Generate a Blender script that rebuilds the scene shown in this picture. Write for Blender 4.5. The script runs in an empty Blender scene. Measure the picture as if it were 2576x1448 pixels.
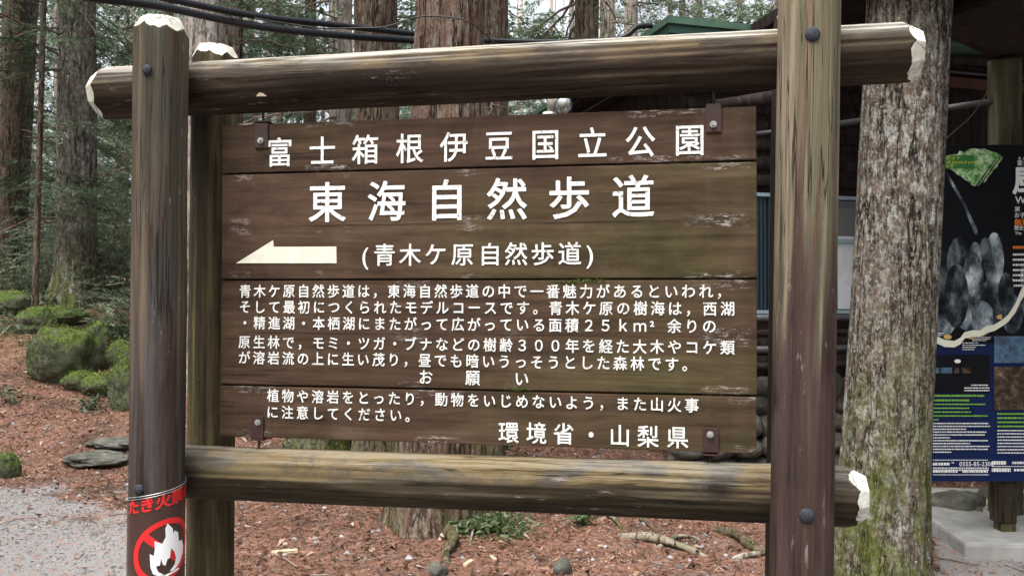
import bpy, bmesh, math, random
import numpy as np
from mathutils import Vector, Matrix
R_ = math.radians
random.seed(7); rng = np.random.default_rng(7)
S = bpy.context.scene
COL = S.collection

# ------------------------------------------------------------------ camera
EYE = np.array([0.4939, -2.2246, 1.50]); YAW, PITCH, ROLL, FPX = -0.1755, 0.0148, 0.0025, 2143.0
def _axes():
    f = np.array([math.sin(YAW)*math.cos(PITCH), math.cos(YAW)*math.cos(PITCH), math.sin(PITCH)])
    rt = np.array([math.cos(YAW), -math.sin(YAW), 0.0]); up = np.cross(rt, f)
    return rt*math.cos(ROLL)+up*math.sin(ROLL), -rt*math.sin(ROLL)+up*math.cos(ROLL), f
CR, CU, CF = _axes()
cam = bpy.data.cameras.new('camera'); camo = bpy.data.objects.new('camera', cam); COL.objects.link(camo)
M = Matrix(((CR[0], CU[0], -CF[0], EYE[0]), (CR[1], CU[1], -CF[1], EYE[1]), (CR[2], CU[2], -CF[2], EYE[2]), (0, 0, 0, 1)))
camo.matrix_world = M
cam.sensor_width = 36; cam.lens = 36*FPX/2575.0; cam.clip_end = 2000; cam.clip_start = 0.05
S.camera = camo

# ------------------------------------------------------------------ light
W = bpy.data.worlds.new('World'); S.world = W; W.use_nodes = True
nt = W.node_tree; nt.nodes.clear()
sky = nt.nodes.new('ShaderNodeTexSky'); sky.sky_type = 'NISHITA'; sky.sun_disc = False
sky.sun_elevation = R_(64); sky.sun_rotation = R_(205); sky.air_density = 1.0; sky.dust_density = 6.0; sky.ozone_density = 1.0
hs = nt.nodes.new('ShaderNodeHueSaturation'); hs.inputs['Saturation'].default_value = 0.35
bg = nt.nodes.new('ShaderNodeBackground'); bg.inputs['Strength'].default_value = 0.15
wo = nt.nodes.new('ShaderNodeOutputWorld')
nt.links.new(sky.outputs[0], hs.inputs['Color']); nt.links.new(hs.outputs[0], bg.inputs[0]); nt.links.new(bg.outputs[0], wo.inputs[0])
sl = bpy.data.lights.new('sun', 'SUN'); sl.energy = 1.5; sl.angle = R_(40); sl.color = (1, .985, .96)
so = bpy.data.objects.new('sun', sl); COL.objects.link(so)
_el, _az = R_(64), R_(205)
sd = Vector((math.sin(_az)*math.cos(_el), math.cos(_az)*math.cos(_el), math.sin(_el)))
so.rotation_euler = sd.to_track_quat('Z', 'Y').to_euler(); so.location = (0, -5, 12)
S.view_settings.view_transform = 'Standard'; S.view_settings.look = 'None'
S.view_settings.gamma = 1; S.view_settings.exposure = 1.52; S.view_settings.use_curve_mapping = False
S.render.engine = 'CYCLES'
S.cycles.max_bounces = 6; S.cycles.diffuse_bounces = 3; S.cycles.glossy_bounces = 2; S.cycles.transparent_max_bounces = 8

# ------------------------------------------------------------------ pixels to points (2575 x 1448 frame)
def ray(x, y):
    return CF + CR*((x-1287.5)/FPX) + CU*((724-y)/FPX)
def C(x, y, v):                       # point seen at x,y standing v metres ahead
    d = ray(x, y); return EYE + d*v
def hit(x, y, p0, n):                 # ... on the plane through p0
    d = ray(x, y); n = np.asarray(n, float); return EYE + d*(np.dot(np.asarray(p0)-EYE, n)/np.dot(d, n))
def onY(x, y, Y): return hit(x, y, (0, Y, 0), (0, 1, 0))
F2 = np.array([math.sin(YAW), math.cos(YAW)]); R2 = np.array([math.cos(YAW), -math.sin(YAW)])
def cw(u, v, z=0.0):                  # camera-frame ground coordinates to world
    return np.array([EYE[0]+R2[0]*u+F2[0]*v, EYE[1]+R2[1]*u+F2[1]*v, z])
def wc(x, y):
    dx, dy = x-EYE[0], y-EYE[1]
    return dx*R2[0]+dy*R2[1], dx*F2[0]+dy*F2[1]

# ------------------------------------------------------------------ numpy noise
def _h(ix, iy, iz, s):
    n = (ix*374761393 + iy*668265263 + iz*1274126177 + s*974634777) & 0xffffffff
    n = ((n ^ (n >> 13))*1274126177) & 0xffffffff
    return ((n ^ (n >> 16)) & 0xffff)/65535.0
def noise3(x, y, z, s=0):
    x, y, z = np.broadcast_arrays(np.asarray(x, float), np.asarray(y, float), np.asarray(z, float))
    ix, iy, iz = np.floor(x).astype(np.int64), np.floor(y).astype(np.int64), np.floor(z).astype(np.int64)
    fx, fy, fz = x-ix, y-iy, z-iz
    fx, fy, fz = fx*fx*(3-2*fx), fy*fy*(3-2*fy), fz*fz*(3-2*fz)
    r = 0
    for a in (0, 1):
        for b in (0, 1):
            for c in (0, 1):
                r = r + _h(ix+a, iy+b, iz+c, s)*(fx if a else 1-fx)*(fy if b else 1-fy)*(fz if c else 1-fz)
    return r*2-1
def fbm(x, y, z, s=0, o=4):
    t = 0; a = 1; n = 0
    for i in range(o):
        t = t + a*noise3(x*2**i, y*2**i, z*2**i, s+i); n += a; a *= .5
    return t/n
def sst(a, b, x):
    t = np.clip((np.asarray(x, float)-a)/(b-a), 0, 1); return t*t*(3-2*t)

# ------------------------------------------------------------------ mesh helpers
def props(o, label=None, cat=None, group=None, kind=None):
    if label: o['label'] = label
    if cat: o['category'] = cat
    if group: o['group'] = group
    if kind: o['kind'] = kind
    return o
def link(name, me, parent=None):
    o = bpy.data.objects.new(name, me); COL.objects.link(o)
    if parent is not None: o.parent = parent
    return o
def empty(name, loc, label, cat, group=None):
    o = bpy.data.objects.new(name, None); COL.objects.link(o); o.location = tuple(loc); o.empty_display_size = .1
    o['_w'] = 1; del o['_w']
    return props(o, label, cat, group)
def fast_mesh(name, V, F, mats=(), midx=None, smooth=True, attrs=None):
    V = np.asarray(V, np.float32); F = np.asarray(F, np.int32); k = F.shape[1]
    me = bpy.data.meshes.new(name)
    me.vertices.add(len(V)); me.vertices.foreach_set('co', V.ravel())
    me.loops.add(F.size); me.loops.foreach_set('vertex_index', F.ravel())
    me.polygons.add(len(F)); me.polygons.foreach_set('loop_start', np.arange(0, F.size, k, dtype=np.int32))
    try: me.polygons.foreach_set('loop_total', np.full(len(F), k, np.int32))
    except Exception: pass
    for m in mats: me.materials.append(m)
    if midx is not None: me.polygons.foreach_set('material_index', np.asarray(midx, np.int32))
    me.polygons.foreach_set('use_smooth', np.full(len(F), smooth, bool))
    if attrs:
        for an, (dom, arr) in attrs.items():
            a = me.attributes.new(an, 'FLOAT', dom); a.data.foreach_set('value', np.asarray(arr, np.float32).ravel())
    me.update(calc_edges=True); me.validate()
    return me
def bm_obj(name, bm, mats, parent=None, smooth=False, loc=None):
    me = bpy.data.meshes.new(name); bm.normal_update(); bm.to_mesh(me); bm.free()
    for m in (mats if isinstance(mats, (list, tuple)) else [mats]): me.materials.append(m)
    if smooth:
        for p in me.polygons: p.use_smooth = True
    o = link(name, me, parent)
    if loc is not None: o.location = tuple(loc)
    return o
def frame_of(parent):
    return np.array(parent.location) if parent is not None else np.zeros(3)
def box_bm(w, d, h, bev=0.0, c=(0, 0, 0)):
    bm = bmesh.new(); bmesh.ops.create_cube(bm, size=1)
    bmesh.ops.scale(bm, vec=(w, d, h), verts=bm.verts); bmesh.ops.translate(bm, vec=c, verts=bm.verts)
    if bev: bmesh.ops.bevel(bm, geom=bm.edges[:], offset=bev, segments=2, affect='EDGES', profile=.6)
    return bm
def tube_arrays(P, Rr, n=8, cap=True):
    P = np.asarray(P, float); Rr = np.broadcast_to(np.asarray(Rr, float), (len(P),))
    T = np.gradient(P, axis=0); T /= np.linalg.norm(T, axis=1)[:, None]+1e-9
    ref = np.array([0, 0, 1.]) if abs(T[0][2]) < .9 else np.array([1., 0, 0])
    A = np.cross(T, ref); A /= np.linalg.norm(A, axis=1)[:, None]+1e-9; B = np.cross(T, A)
    th = np.arange(n)*2*math.pi/n
    V = (P[:, None, :] + Rr[:, None, None]*(np.cos(th)[None, :, None]*A[:, None, :] + np.sin(th)[None, :, None]*B[:, None, :])).reshape(-1, 3)
    i = np.arange(len(P)-1)[:, None]*n; j = np.arange(n)[None, :]; j2 = (j+1) % n
    F = np.stack([i+j, i+j2, i+n+j2, i+n+j], -1).reshape(-1, 4)
    if cap:
        V = np.vstack([V, P[0], P[-1]]); a, b = len(V)-2, len(V)-1; e = (len(P)-1)*n
        jj = np.arange(0, n, 2)
        c0 = np.stack([np.full(len(jj), a), (jj+2) % n, (jj+1) % n, jj], -1)
        c1 = np.stack([np.full(len(jj), b), e+jj, e+(jj+1) % n, e+(jj+2) % n], -1)
        F = np.vstack([F, c0, c1])
    return V, F
def tube(name, P, Rr, mat, parent=None, n=8, smooth=True):
    V, F = tube_arrays(np.asarray(P)-frame_of(parent), Rr, n)
    return link(name, fast_mesh(name, V, F, [mat], smooth=smooth), parent)
class MB:
    def __init__(s): s.V = []; s.F = []; s.A = []; s.n = 0
    def add(s, V, F, a=None):
        V = np.asarray(V); F = np.asarray(F); s.V.append(V); s.F.append(F+s.n); s.n += len(V)
        s.A.append(np.full(len(F), 0.0 if a is None else a) if np.isscalar(a) or a is None else a)
    def tube(s, P, R, n=5, a=None): s.add(*tube_arrays(P, R, n), a)
    def mesh(s, name, mats, smooth=False):
        return fast_mesh(name, np.vstack(s.V), np.vstack(s.F), mats, smooth=smooth, attrs={'tone': ('FACE', np.concatenate(s.A))})
def smooth_path(pts, n=40):
    pts = np.asarray(pts, float); k = len(pts); t = np.linspace(0, k-1, n); out = []
    for tt in t:
        i = min(int(tt), k-2); f = tt-i
        p0, p1, p2, p3 = pts[max(i-1, 0)], pts[i], pts[i+1], pts[min(i+2, k-1)]
        out.append(.5*((2*p1)+(-p0+p2)*f+(2*p0-5*p1+4*p2-p3)*f*f+(-p0+3*p1-3*p2+p3)*f**3))
    return np.array(out)

# ------------------------------------------------------------------ materials
class NT:
    def __init__(s, name, rough=.8, spec=.3):
        s.m = bpy.data.materials.new(name); s.m.use_nodes = True; s.t = s.m.node_tree; s.b = s.t.nodes['Principled BSDF']
        s.b.inputs['Roughness'].default_value = rough; s.b.inputs['Specular IOR Level'].default_value = spec
    def n(s, typ, **kw):
        nd = s.t.nodes.new('ShaderNode'+typ)
        for k, v in kw.items():
            if k in nd.inputs.keys(): nd.inputs[k].default_value = v
            else: setattr(nd, k, v)
        return nd
    def l(s, a, b): s.t.links.new(a, b)
    def coord(s, kind='Object', scale=(1, 1, 1), rnd=True):
        tc = s.n('TexCoord'); mp = s.n('Mapping'); mp.inputs['Scale'].default_value = scale
        if rnd:
            oi = s.n('ObjectInfo'); ml = s.n('Math', operation='MULTIPLY'); ml.inputs[1].default_value = 37.0
            ad = s.n('VectorMath', operation='ADD'); s.l(oi.outputs['Random'], ml.inputs[0]); s.l(tc.outputs[kind], ad.inputs[0]); s.l(ml.outputs[0], ad.inputs[1]); s.l(ad.outputs[0], mp.inputs['Vector'])
        else: s.l(tc.outputs[kind], mp.inputs['Vector'])
        return mp.outputs[0]
    def noise(s, vec, scale=5, detail=6, rough=.6, dist=0):
        nd = s.n('TexNoise', Scale=scale, Detail=detail, Roughness=rough, Distortion=dist); s.l(vec, nd.inputs['Vector']); return nd.outputs['Fac']
    def ramp(s, fac, stops):
        r = s.n('ValToRGB'); e = r.color_ramp.elements
        while len(e) > 1: e.remove(e[-1])
        e[0].position = stops[0][0]; e[0].color = (*stops[0][1], 1) if not np.isscalar(stops[0][1]) else (*([stops[0][1]]*3), 1)
        for p, c in stops[1:]:
            q = e.new(p); q.color = (*c, 1) if not np.isscalar(c) else (c, c, c, 1)
        s.l(fac, r.inputs[0]); return r.outputs[0]
    def mix(s, fac, a, b):
        m = s.n('Mix', data_type='RGBA')
        for sock, v in ((m.inputs[0], fac), (m.inputs[6], a), (m.inputs[7], b)):
            if hasattr(v, 'is_output'): s.l(v, sock)
            elif np.isscalar(v): sock.default_value = v
            else: sock.default_value = (*v, 1)
        return m.outputs[2]
    def math(s, op, a, b=0.0, clamp=False):
        m = s.n('Math', operation=op, use_clamp=clamp)
        for sock, v in ((m.inputs[0], a), (m.inputs[1], b)):
            if hasattr(v, 'is_output'): s.l(v, sock)
            else: sock.default_value = v
        return m.outputs[0]
    def sep(s, vec):
        x = s.n('SeparateXYZ'); s.l(vec, x.inputs[0]); return x.outputs
    def done(s, col, bump=None, strength=.4, dist=.01, rough=None):
        if hasattr(col, 'is_output'): s.l(col, s.b.inputs['Base Color'])
        else: s.b.inputs['Base Color'].default_value = (*col, 1)
        if rough is not None: s.l(rough, s.b.inputs['Roughness'])
        if bump is not None:
            b = s.n('Bump', Strength=strength, Distance=dist); s.l(bump, b.inputs['Height']); s.l(b.outputs[0], s.b.inputs['Normal'])
        return s.m
def plain(name, c, rough=.6, var=.12, scale=12, metal=0.0, spec=.4):
    t = NT(name, rough, spec); v = t.coord(scale=(1, 1, 1)); n = t.noise(v, scale, 5)
    c = np.array(c); t.b.inputs['Metallic'].default_value = metal
    return t.done(t.ramp(n, [(.3, tuple(c*(1-var))), (.7, tuple(np.minimum(c*(1+var), 1)))]), n, .15, .005)

def wood_log(name, cols, streaks=(), pale_top=0.0, algae_top=0.0, crack=.6, height_mix=None, gray=0.0, flk=.5):
    """stained round timber, local Z along the log: cols = dark to light ramp, streaks = (colour, noise scale, threshold, amount)"""
    t = NT(name, .8, .12)
    v = t.coord(scale=(1, 1, .06)); vb = t.coord(scale=(1, 1, .3))
    a = t.noise(v, 26, 9, .7, .5); m0 = t.noise(vb, 12, 8, .72, .8)
    aa = t.math('ADD', t.math('MULTIPLY', a, .72), t.math('MULTIPLY', m0, .28))
    k = len(cols); base = t.ramp(aa, [(.34+.30*i/(k-1), c) for i, c in enumerate(cols)])
    for i, (c, sc, th, am) in enumerate(streaks):
        w = t.noise(t.coord(scale=(1+i*.13, 1.1, .05)), sc, 6, .62, .9)
        base = t.mix(t.math('MULTIPLY', t.ramp(w, [(th, 0.), (th+.09, 1.)]), am), base, t.mix(t.ramp(aa, [(.38, 0.), (.62, 1.)]), tuple(np.array(c)*.6), tuple(np.array(c)*1.25)))
    if height_mix:                      # bleached towards one end
        z = t.sep(t.coord(rnd=False))[2]; z0, z1, cl = height_mix
        g = t.n('MapRange'); g.inputs['From Min'].default_value = z0; g.inputs['From Max'].default_value = z1; t.l(z, g.inputs['Value'])
        w1 = t.noise(t.coord(scale=(1, 1, .045)), 15, 6, .6, .8); w2 = t.noise(t.coord(scale=(1.3, 1, .04)), 34, 7, .7, .6)
        hm = t.math('ADD', g.outputs[0], t.math('MULTIPLY', t.math('SUBTRACT', w1, .5), 2.4)); hm = t.ramp(hm, [(.35, 0.), (.65, 1.)])
        cc = t.ramp(w1, [(.34, cl[0]), (.44, cl[1]), (.52, cl[2]), (.62, cl[3])]); cc = t.mix(t.ramp(w2, [(.35, .6), (.55, 0.)]), cc, tuple(np.array(cl[0])*.45))
        base = t.mix(hm, base, cc)
    if algae_top or pale_top or gray:
        gm = t.n('NewGeometry'); nz = t.sep(gm.outputs['Normal'])[2]
        if gray:
            base = t.mix(t.math('MULTIPLY', t.math('MULTIPLY', t.ramp(nz, [(.0, 0.), (.6, 1.)]), t.ramp(m0, [(.4, .3), (.6, 1.)])), gray), base, (.115, .108, .100))
        if algae_top:
            m1 = t.math('MULTIPLY', t.ramp(nz, [(.05, 0.), (.55, 1.)]), t.ramp(t.noise(t.coord(scale=(1, 1, .45)), 9, 8, .72, .5), [(.44, 0.), (.57, 1.)]))
            base = t.mix(t.math('MULTIPLY', m1, algae_top), base, (.165, .115, .042))
        if pale_top:
            m2 = t.math('MULTIPLY', t.ramp(nz, [(.45, 0.), (.85, 1.)]), t.ramp(t.noise(v, 34, 9, .75, .3), [(.43, 0.), (.5, 1.)]))
            base = t.mix(t.math('MULTIPLY', m2, pale_top), base, (.50, .48, .42))
    fl = t.math('MULTIPLY', t.ramp(t.noise(t.coord(scale=(1, 1, .16)), 60, 9, .78), [(.60, 0.), (.63, 1.)]), t.ramp(t.noise(vb, 4.5, 3), [(.52, 0.), (.62, 1.)]))
    base = t.mix(t.math('MULTIPLY', fl, flk), base, (.34, .30, .27))
    kn = t.n('TexVoronoi', Scale=4.2); t.l(t.coord(scale=(1, 1, .55)), kn.inputs['Vector']); kd = t.ramp(t.math('ADD', kn.outputs['Distance'], t.math('MULTIPLY', t.math('SUBTRACT', m0, .5), .10)), [(.045, 1.), (.07, .35), (.075, .8), (.085, .25), (.15, 0.)])
    base = t.mix(t.math('MULTIPLY', kd, .75), base, tuple(np.array(cols[0])*.8))
    f = t.noise(t.coord(scale=(1, 1, .022)), 60, 3, .5, .2); cr = t.ramp(t.math('ABSOLUTE', t.math('SUBTRACT', f, .5)), [(.004, 1.), (.014, 0.)])
    cr = t.math('MULTIPLY', cr, t.ramp(t.noise(t.coord(scale=(1, 1, .25)), 6, 3), [(.5, 0.), (.58, 1.)]))
    base = t.mix(t.math('MULTIPLY', cr, crack), base, (.012, .008, .006))
    h = t.math('ADD', t.math('MULTIPLY', aa, .8), t.math('SUBTRACT', .5, t.math('MULTIPLY', cr, .8)))
    at = t.n('Attribute'); at.attribute_name = 'cut'; pn = t.noise(t.coord(), 55, 9, .75); p2 = t.noise(t.coord(), 14, 5, .6)
    cm = t.ramp(t.math('SUBTRACT', t.math('MULTIPLY', at.outputs['Fac'], 200.), t.math('MULTIPLY', t.math('SUBTRACT', pn, .5), .8)), [(.30, 0.), (.42, 1.)])
    cream_ = t.mix(t.ramp(pn, [(.60, 0.), (.66, 1.)]), t.ramp(p2, [(.3, (.38, .37, .29)), (.5, (.56, .55, .48)), (.7, (.66, .66, .61))]), (.22, .22, .13))
    cream_ = t.mix(t.ramp(t.math('ABSOLUTE', t.math('SUBTRACT', t.noise(t.coord(), 12, 5, .6, .5), .5)), [(.004, .8), (.012, 0.)]), cream_, (.06, .05, .035))
    base = t.mix(cm, base, cream_)
    return t.done(base, h, .9, .006)
DK = [(.018, .012, .010), (.040, .027, .022), (.075, .052, .042), (.12, .09, .072)]
M_POSTL = wood_log('stained dark brown log', [(.010, .007, .006), (.028, .018, .015), (.056, .038, .032), (.100, .076, .062)], [((.065, .062, .060), 14, .52, .8), ((.075, .035, .022), 11, .55, .6)], height_mix=(1.30, 2.25, ((.042, .034, .028), (.090, .062, .038), (.060, .058, .045), (.13, .095, .062))), crack=.8)
M_POSTR = wood_log('bleached and reddish brown log', [(.017, .011, .010), (.036, .022, .019), (.056, .035, .030), (.082, .058, .050)], [((.085, .060, .036), 12, .57, .5), ((.050, .034, .033), 9, .54, .7)], height_mix=(1.25, 2.15, ((.070, .048, .046), (.155, .108, .070), (.100, .098, .060), (.205, .165, .115))), crack=.95)
M_POSTB = wood_log('olive brown log', [(.012, .010, .007), (.036, .028, .015), (.075, .058, .030), (.14, .11, .065)], [((.035, .028, .020), 9, .48, .9)])
M_RAILU = wood_log('weathered upper log', [(.008, .005, .0035), (.020, .013, .0085), (.040, .027, .018), (.080, .060, .042)], [((.020, .013, .009), 10, .5, .7)], pale_top=.62, algae_top=.45, gray=.38, crack=1.)
M_RAILL = wood_log('algae stained lower log', [(.009, .006, .004), (.022, .016, .009), (.044, .034, .020), (.080, .066, .042)], [((.026, .019, .012), 10, .5, .6)], pale_top=.16, algae_top=.62, gray=.55)
def cream():
    t = NT('flaking cream end paint', .7, .3); n = t.noise(t.coord(), 60, 8, .7); n2 = t.noise(t.coord(), 18, 4)
    c = t.ramp(n2, [(.3, (.55, .53, .42)), (.6, (.74, .73, .64))])
    return t.done(t.mix(t.ramp(n, [(.66, 0.), (.70, 1.)]), c, (.16, .18, .09)), n, .4, .003)
M_CREAM = cream()
def plank_mat(wide=False):
    t = NT('brown stained wide plank' if wide else 'brown stained plank', .75, .12)
    v = t.coord(scale=(.05, 1, 1)); vb = t.coord(scale=(.30, 1, 1)); a = t.noise(v, 42, 9, .7, .35); b = t.noise(vb, 9, 8, .68, 1.0)
    aa = t.math('ADD', t.math('MULTIPLY', a, .5), t.math('MULTIPLY', b, .5))
    base = t.ramp(aa, [(.36, (.020, .011, .007)), (.46, (.043, .025, .016)), (.55, (.067, .040, .026)), (.66, (.104, .069, .048))])
    xyz = t.sep(t.coord(rnd=False))
    g = t.math('MULTIPLY', t.ramp(t.math('ADD', xyz[0], .5), [(.30, .25), (.95, 1.)]), t.ramp(t.noise(t.coord(scale=(.35, 1, 1)), 5.5, 5, .55, .2), [(.38, 0.), (.66, 1.)]))
    base = t.mix(t.math('MULTIPLY', g, .7), base, t.ramp(aa, [(.38, (.028, .026, .009)), (.62, (.078, .070, .026))]))        # algae, most at the right-hand end
    st = t.noise(t.coord(scale=(1, 1, .10), rnd=False), 30, 4, .6)
    base = t.mix(t.math('MULTIPLY', t.ramp(st, [(.54, 0.), (.72, 1.)]), .08), base, (.14, .115, .085))   # run-off streaks
    az = t.math('ABSOLUTE', xyz[2]); ez = t.math('MULTIPLY', t.math('ABSOLUTE', t.math('SUBTRACT', az, .073)) if wide else az, 14.)
    edge = t.ramp(t.math('ADD', ez, t.math('MULTIPLY', t.noise(t.coord(scale=(.6, 1, .2)), 8, 3), .5)), [(.95, 0.), (1.16, 1.)])
    fl = t.noise(t.coord(scale=(.22, 1, 1)), 120, 9, .85); fl2 = t.noise(t.coord(scale=(1, .05, .05)), 3.6, 3, .6)
    m = t.math('MULTIPLY', t.math('MULTIPLY', edge, t.ramp(fl, [(.53, 0.), (.545, 1.)])), t.ramp(fl2, [(.57, 0.), (.66, 1.)]))
    base = t.mix(t.math('MULTIPLY', m, .9), base, (.37, .33, .31))              # peeled flakes along the joints
    sp = t.ramp(t.noise(t.coord(scale=(.3, 1, 1)), 60, 9, .82), [(.70, 0.), (.72, 1.)])
    base = t.mix(t.math('MULTIPLY', sp, .6), base, (.34, .27, .20))
    ck = t.ramp(t.math('ABSOLUTE', t.math('SUBTRACT', t.noise(t.coord(scale=(.02, 1, 1)), 26, 3, .5, .2), .5)), [(.003, 1.), (.010, 0.)])
    ck = t.math('MULTIPLY', ck, t.ramp(t.noise(t.coord(scale=(.4, 1, 1)), 5, 2), [(.52, 0.), (.60, 1.)]))
    base = t.mix(t.math('MULTIPLY', ck, .7), base, (.015, .010, .008))
    if wide:
        wob = t.math('ADD', xyz[2], t.math('MULTIPLY', t.math('SUBTRACT', t.noise(t.coord(scale=(1, .01, .01)), 6, 4, .6), .5), .012))
        cl = t.math('MULTIPLY', t.ramp(t.math('ABSOLUTE', wob), [(.0006, 1.), (.0022, 0.)]), t.ramp(t.noise(t.coord(scale=(1, .01, .01)), 3, 3), [(.40, .15), (.55, 1.)]))
        base = t.mix(t.math('MULTIPLY', cl, .85), base, (.012, .008, .006))
    kn = t.n('TexVoronoi', Scale=2.6); t.l(t.coord(scale=(1, .01, 1)), kn.inputs['Vector']); kd = t.ramp(kn.outputs['Distance'], [(.02, .8), (.05, .35), (.09, 0.)])
    base = t.mix(kd, base, (.028, .018, .012))
    return t.done(base, t.math('ADD', aa, t.math('MULTIPLY', m, .4)), .5, .003)
M_PLANK = plank_mat(); M_PLANKW = plank_mat(True)
def paint_white():
    t = NT('white carved lettering paint', .5, .4); n = t.noise(t.coord(), 90, 6, .7)
    return t.done(t.ramp(n, [(.34, (.20, .17, .14)), (.41, (.58, .56, .53)), (.50, (.72, .72, .70)), (.8, (.80, .80, .79))]))
M_WHITE = paint_white()
M_ARROW = plain('ivory arrow paint', (.58, .565, .47), .5, .12, 25)
M_BRACK = plain('dark maroon steel bracket', (.035, .015, .014), .45, .2, 30)
M_BOLT = plain('galvanised bolt', (.36, .36, .35), .4, .2, 60, .6)
M_BOLTD = plain('dull blue grey bolt head', (.030, .033, .042), .7, .45, 160, spec=.15)
M_CABLE = plain('black corrugated conduit', (.012, .014, .018), .38, .2, 20)
M_WIRE = plain('thin black wire', (.012, .012, .014), .5, .1, 20)
M_STEELW = plain('bright binding wire', (.45, .45, .45), .35, .2, 60, .7)
M_BAN = plain('glossy brown vinyl sheet', (.050, .024, .018), .3, .08, 8)
M_RED = plain('red print', (.62, .018, .020), .35, .05, 10)
M_PRW = plain('white print', (.80, .81, .82), .35, .03, 10)
M_PRB = plain('black print', (.006, .007, .010), .5, .3, 10, spec=.1)
M_NAVY = plain('navy print', (.008, .018, .075), .5, .05, 10, spec=.1)
M_PRG = plain('bright green print', (.18, .42, .05), .5, .1, 10)
M_PRO = plain('orange print', (.70, .17, .02), .5, .1, 10)
M_PRY = plain('yellow print', (.62, .60, .10), .5, .1, 10)
M_PCREAM = plain('pale cream print', (.74, .76, .62), .5, .04, 10)
M_TAN = plain('amber print', (.62, .38, .12), .5, .1, 10)

def bark(name, c0, c1, c2, crackc, moss=0.0, moss_h=1.5, lichen=0.0, zs=.18, sc=14, rough_bump=.9, flaky=False):
    t = NT(name, .95, .05)
    v = t.coord(scale=(1, 1, zs)); a = t.noise(v, sc, 9, .68, .4); f = t.noise(t.coord(scale=(1, 1, .5)), sc*2.6, 6, .7)
    vo = t.noise(t.coord(scale=(1, 1, .11 if not flaky else .15)), sc*.85, 4, .6, .25); vo2 = t.noise(t.coord(scale=(1.2, 1, .3)), sc*1.9, 4, .65, .3)
    base = t.ramp(a, [(.28, c0), (.5, c1), (.72, c2)])
    base = t.mix(t.ramp(f, [(.35, .0), (.75, .55)]), base, tuple(np.array(c2)*1.25))
    if lichen:
        L = t.ramp(t.noise(t.coord(scale=(1, 1, .6)), sc*1.5, 8, .74), [(.49, 0.), (.57, 1.)])
        Lb = t.ramp(t.noise(t.coord(scale=(1, 1, .4)), 2.3, 3), [(.36, .12), (.58, 1.)])
        base = t.mix(t.math('MULTIPLY', t.math('MULTIPLY', L, Lb), lichen), base, (.44, .45, .41))
        sp = t.ramp(t.noise(t.coord(), sc*2.2, 4, .6), [(.69, 0.), (.72, 1.)]); base = t.mix(t.math('MULTIPLY', sp, lichen*.8), base, (.62, .63, .58))
    crk = t.ramp(t.math('ABSOLUTE', t.math('SUBTRACT', vo, .5)), [(.006, 1.), (.030, 0.)]); cr2 = t.ramp(t.math('ABSOLUTE', t.math('SUBTRACT', vo2, .5)), [(.005, .8), (.022, 0.)])
    crk = t.math('MAXIMUM', t.math('MULTIPLY', crk, t.ramp(t.noise(v, sc*.6, 4), [(.42, .2), (.56, 1.)])), t.math('MULTIPLY', cr2, t.ramp(t.noise(t.coord(scale=(1, 1, .6)), sc*.9, 4), [(.48, 0.), (.58, 1.)])))
    base = t.mix(t.math('MULTIPLY', crk, .9), base, crackc)
    if flaky:
        sm = t.noise(t.coord(scale=(1, 1, .75)), sc*3.6, 6, .8, .4)
        base = t.mix(t.ramp(sm, [(.36, .85), (.46, 0.)]), base, tuple(np.array(c0)*.45)); base = t.mix(t.ramp(sm, [(.55, 0.), (.62, .8)]), base, (.42, .41, .375))
    if moss:
        z = t.sep(t.n('NewGeometry').outputs['Position'])[2]
        mr = t.n('MapRange'); mr.inputs['From Min'].default_value = moss_h; mr.inputs['From Max'].default_value = moss_h-1.2; t.l(z, mr.inputs['Value'])
        mm = t.math('MULTIPLY', mr.outputs[0], t.ramp(t.noise(t.coord(scale=(1, 1, .45)), 7, 8, .7), [(.40, 0.), (.58, 1.)]))
        mc = t.ramp(t.noise(t.coord(), 40, 5), [(.3, (.05, .065, .015)), (.6, (.13, .15, .035)), (.8, (.2, .21, .06))])
        base = t.mix(t.math('MULTIPLY', mm, moss), base, mc)
    h = t.math('SUBTRACT', t.math('ADD', a, t.math('MULTIPLY', f, .5)), t.math('MULTIPLY', crk, .8))
    return t.done(base, h, rough_bump, .03)
B_RED = bark('red brown furrowed bark', (.050, .031, .023), (.105, .064, .046), (.18, .13, .105), (.02, .012, .01), .6, .9, .35, .10, 13)
B_BROWN = bark('dark brown bark', (.055, .040, .030), (.11, .078, .056), (.18, .135, .10), (.02, .014, .01), .5, 1.2, .2, .16, 16)
B_LICH = bark('lichen covered flaky bark', (.036, .027, .020), (.095, .070, .053), (.19, .155, .125), (.018, .013, .010), .85, 1.6, .72, .32, 16, 1.0, True)
B_MOSSY = bark('grey brown mossy bark', (.06, .052, .042), (.12, .10, .085), (.21, .19, .165), (.03, .024, .02), .95, 2.7, .6, .3, 14)
B_PALE = bark('pale grey brown bark', (.16, .13, .11), (.28, .235, .20), (.42, .38, .335), (.07, .05, .04), .2, 2.0, .8, .3, 12)
B_FAR = bark('distant brown bark', (.12, .09, .07), (.21, .165, .135), (.33, .28, .235), (.05, .04, .03), .3, 3.0, .5, .3, 7)
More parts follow.
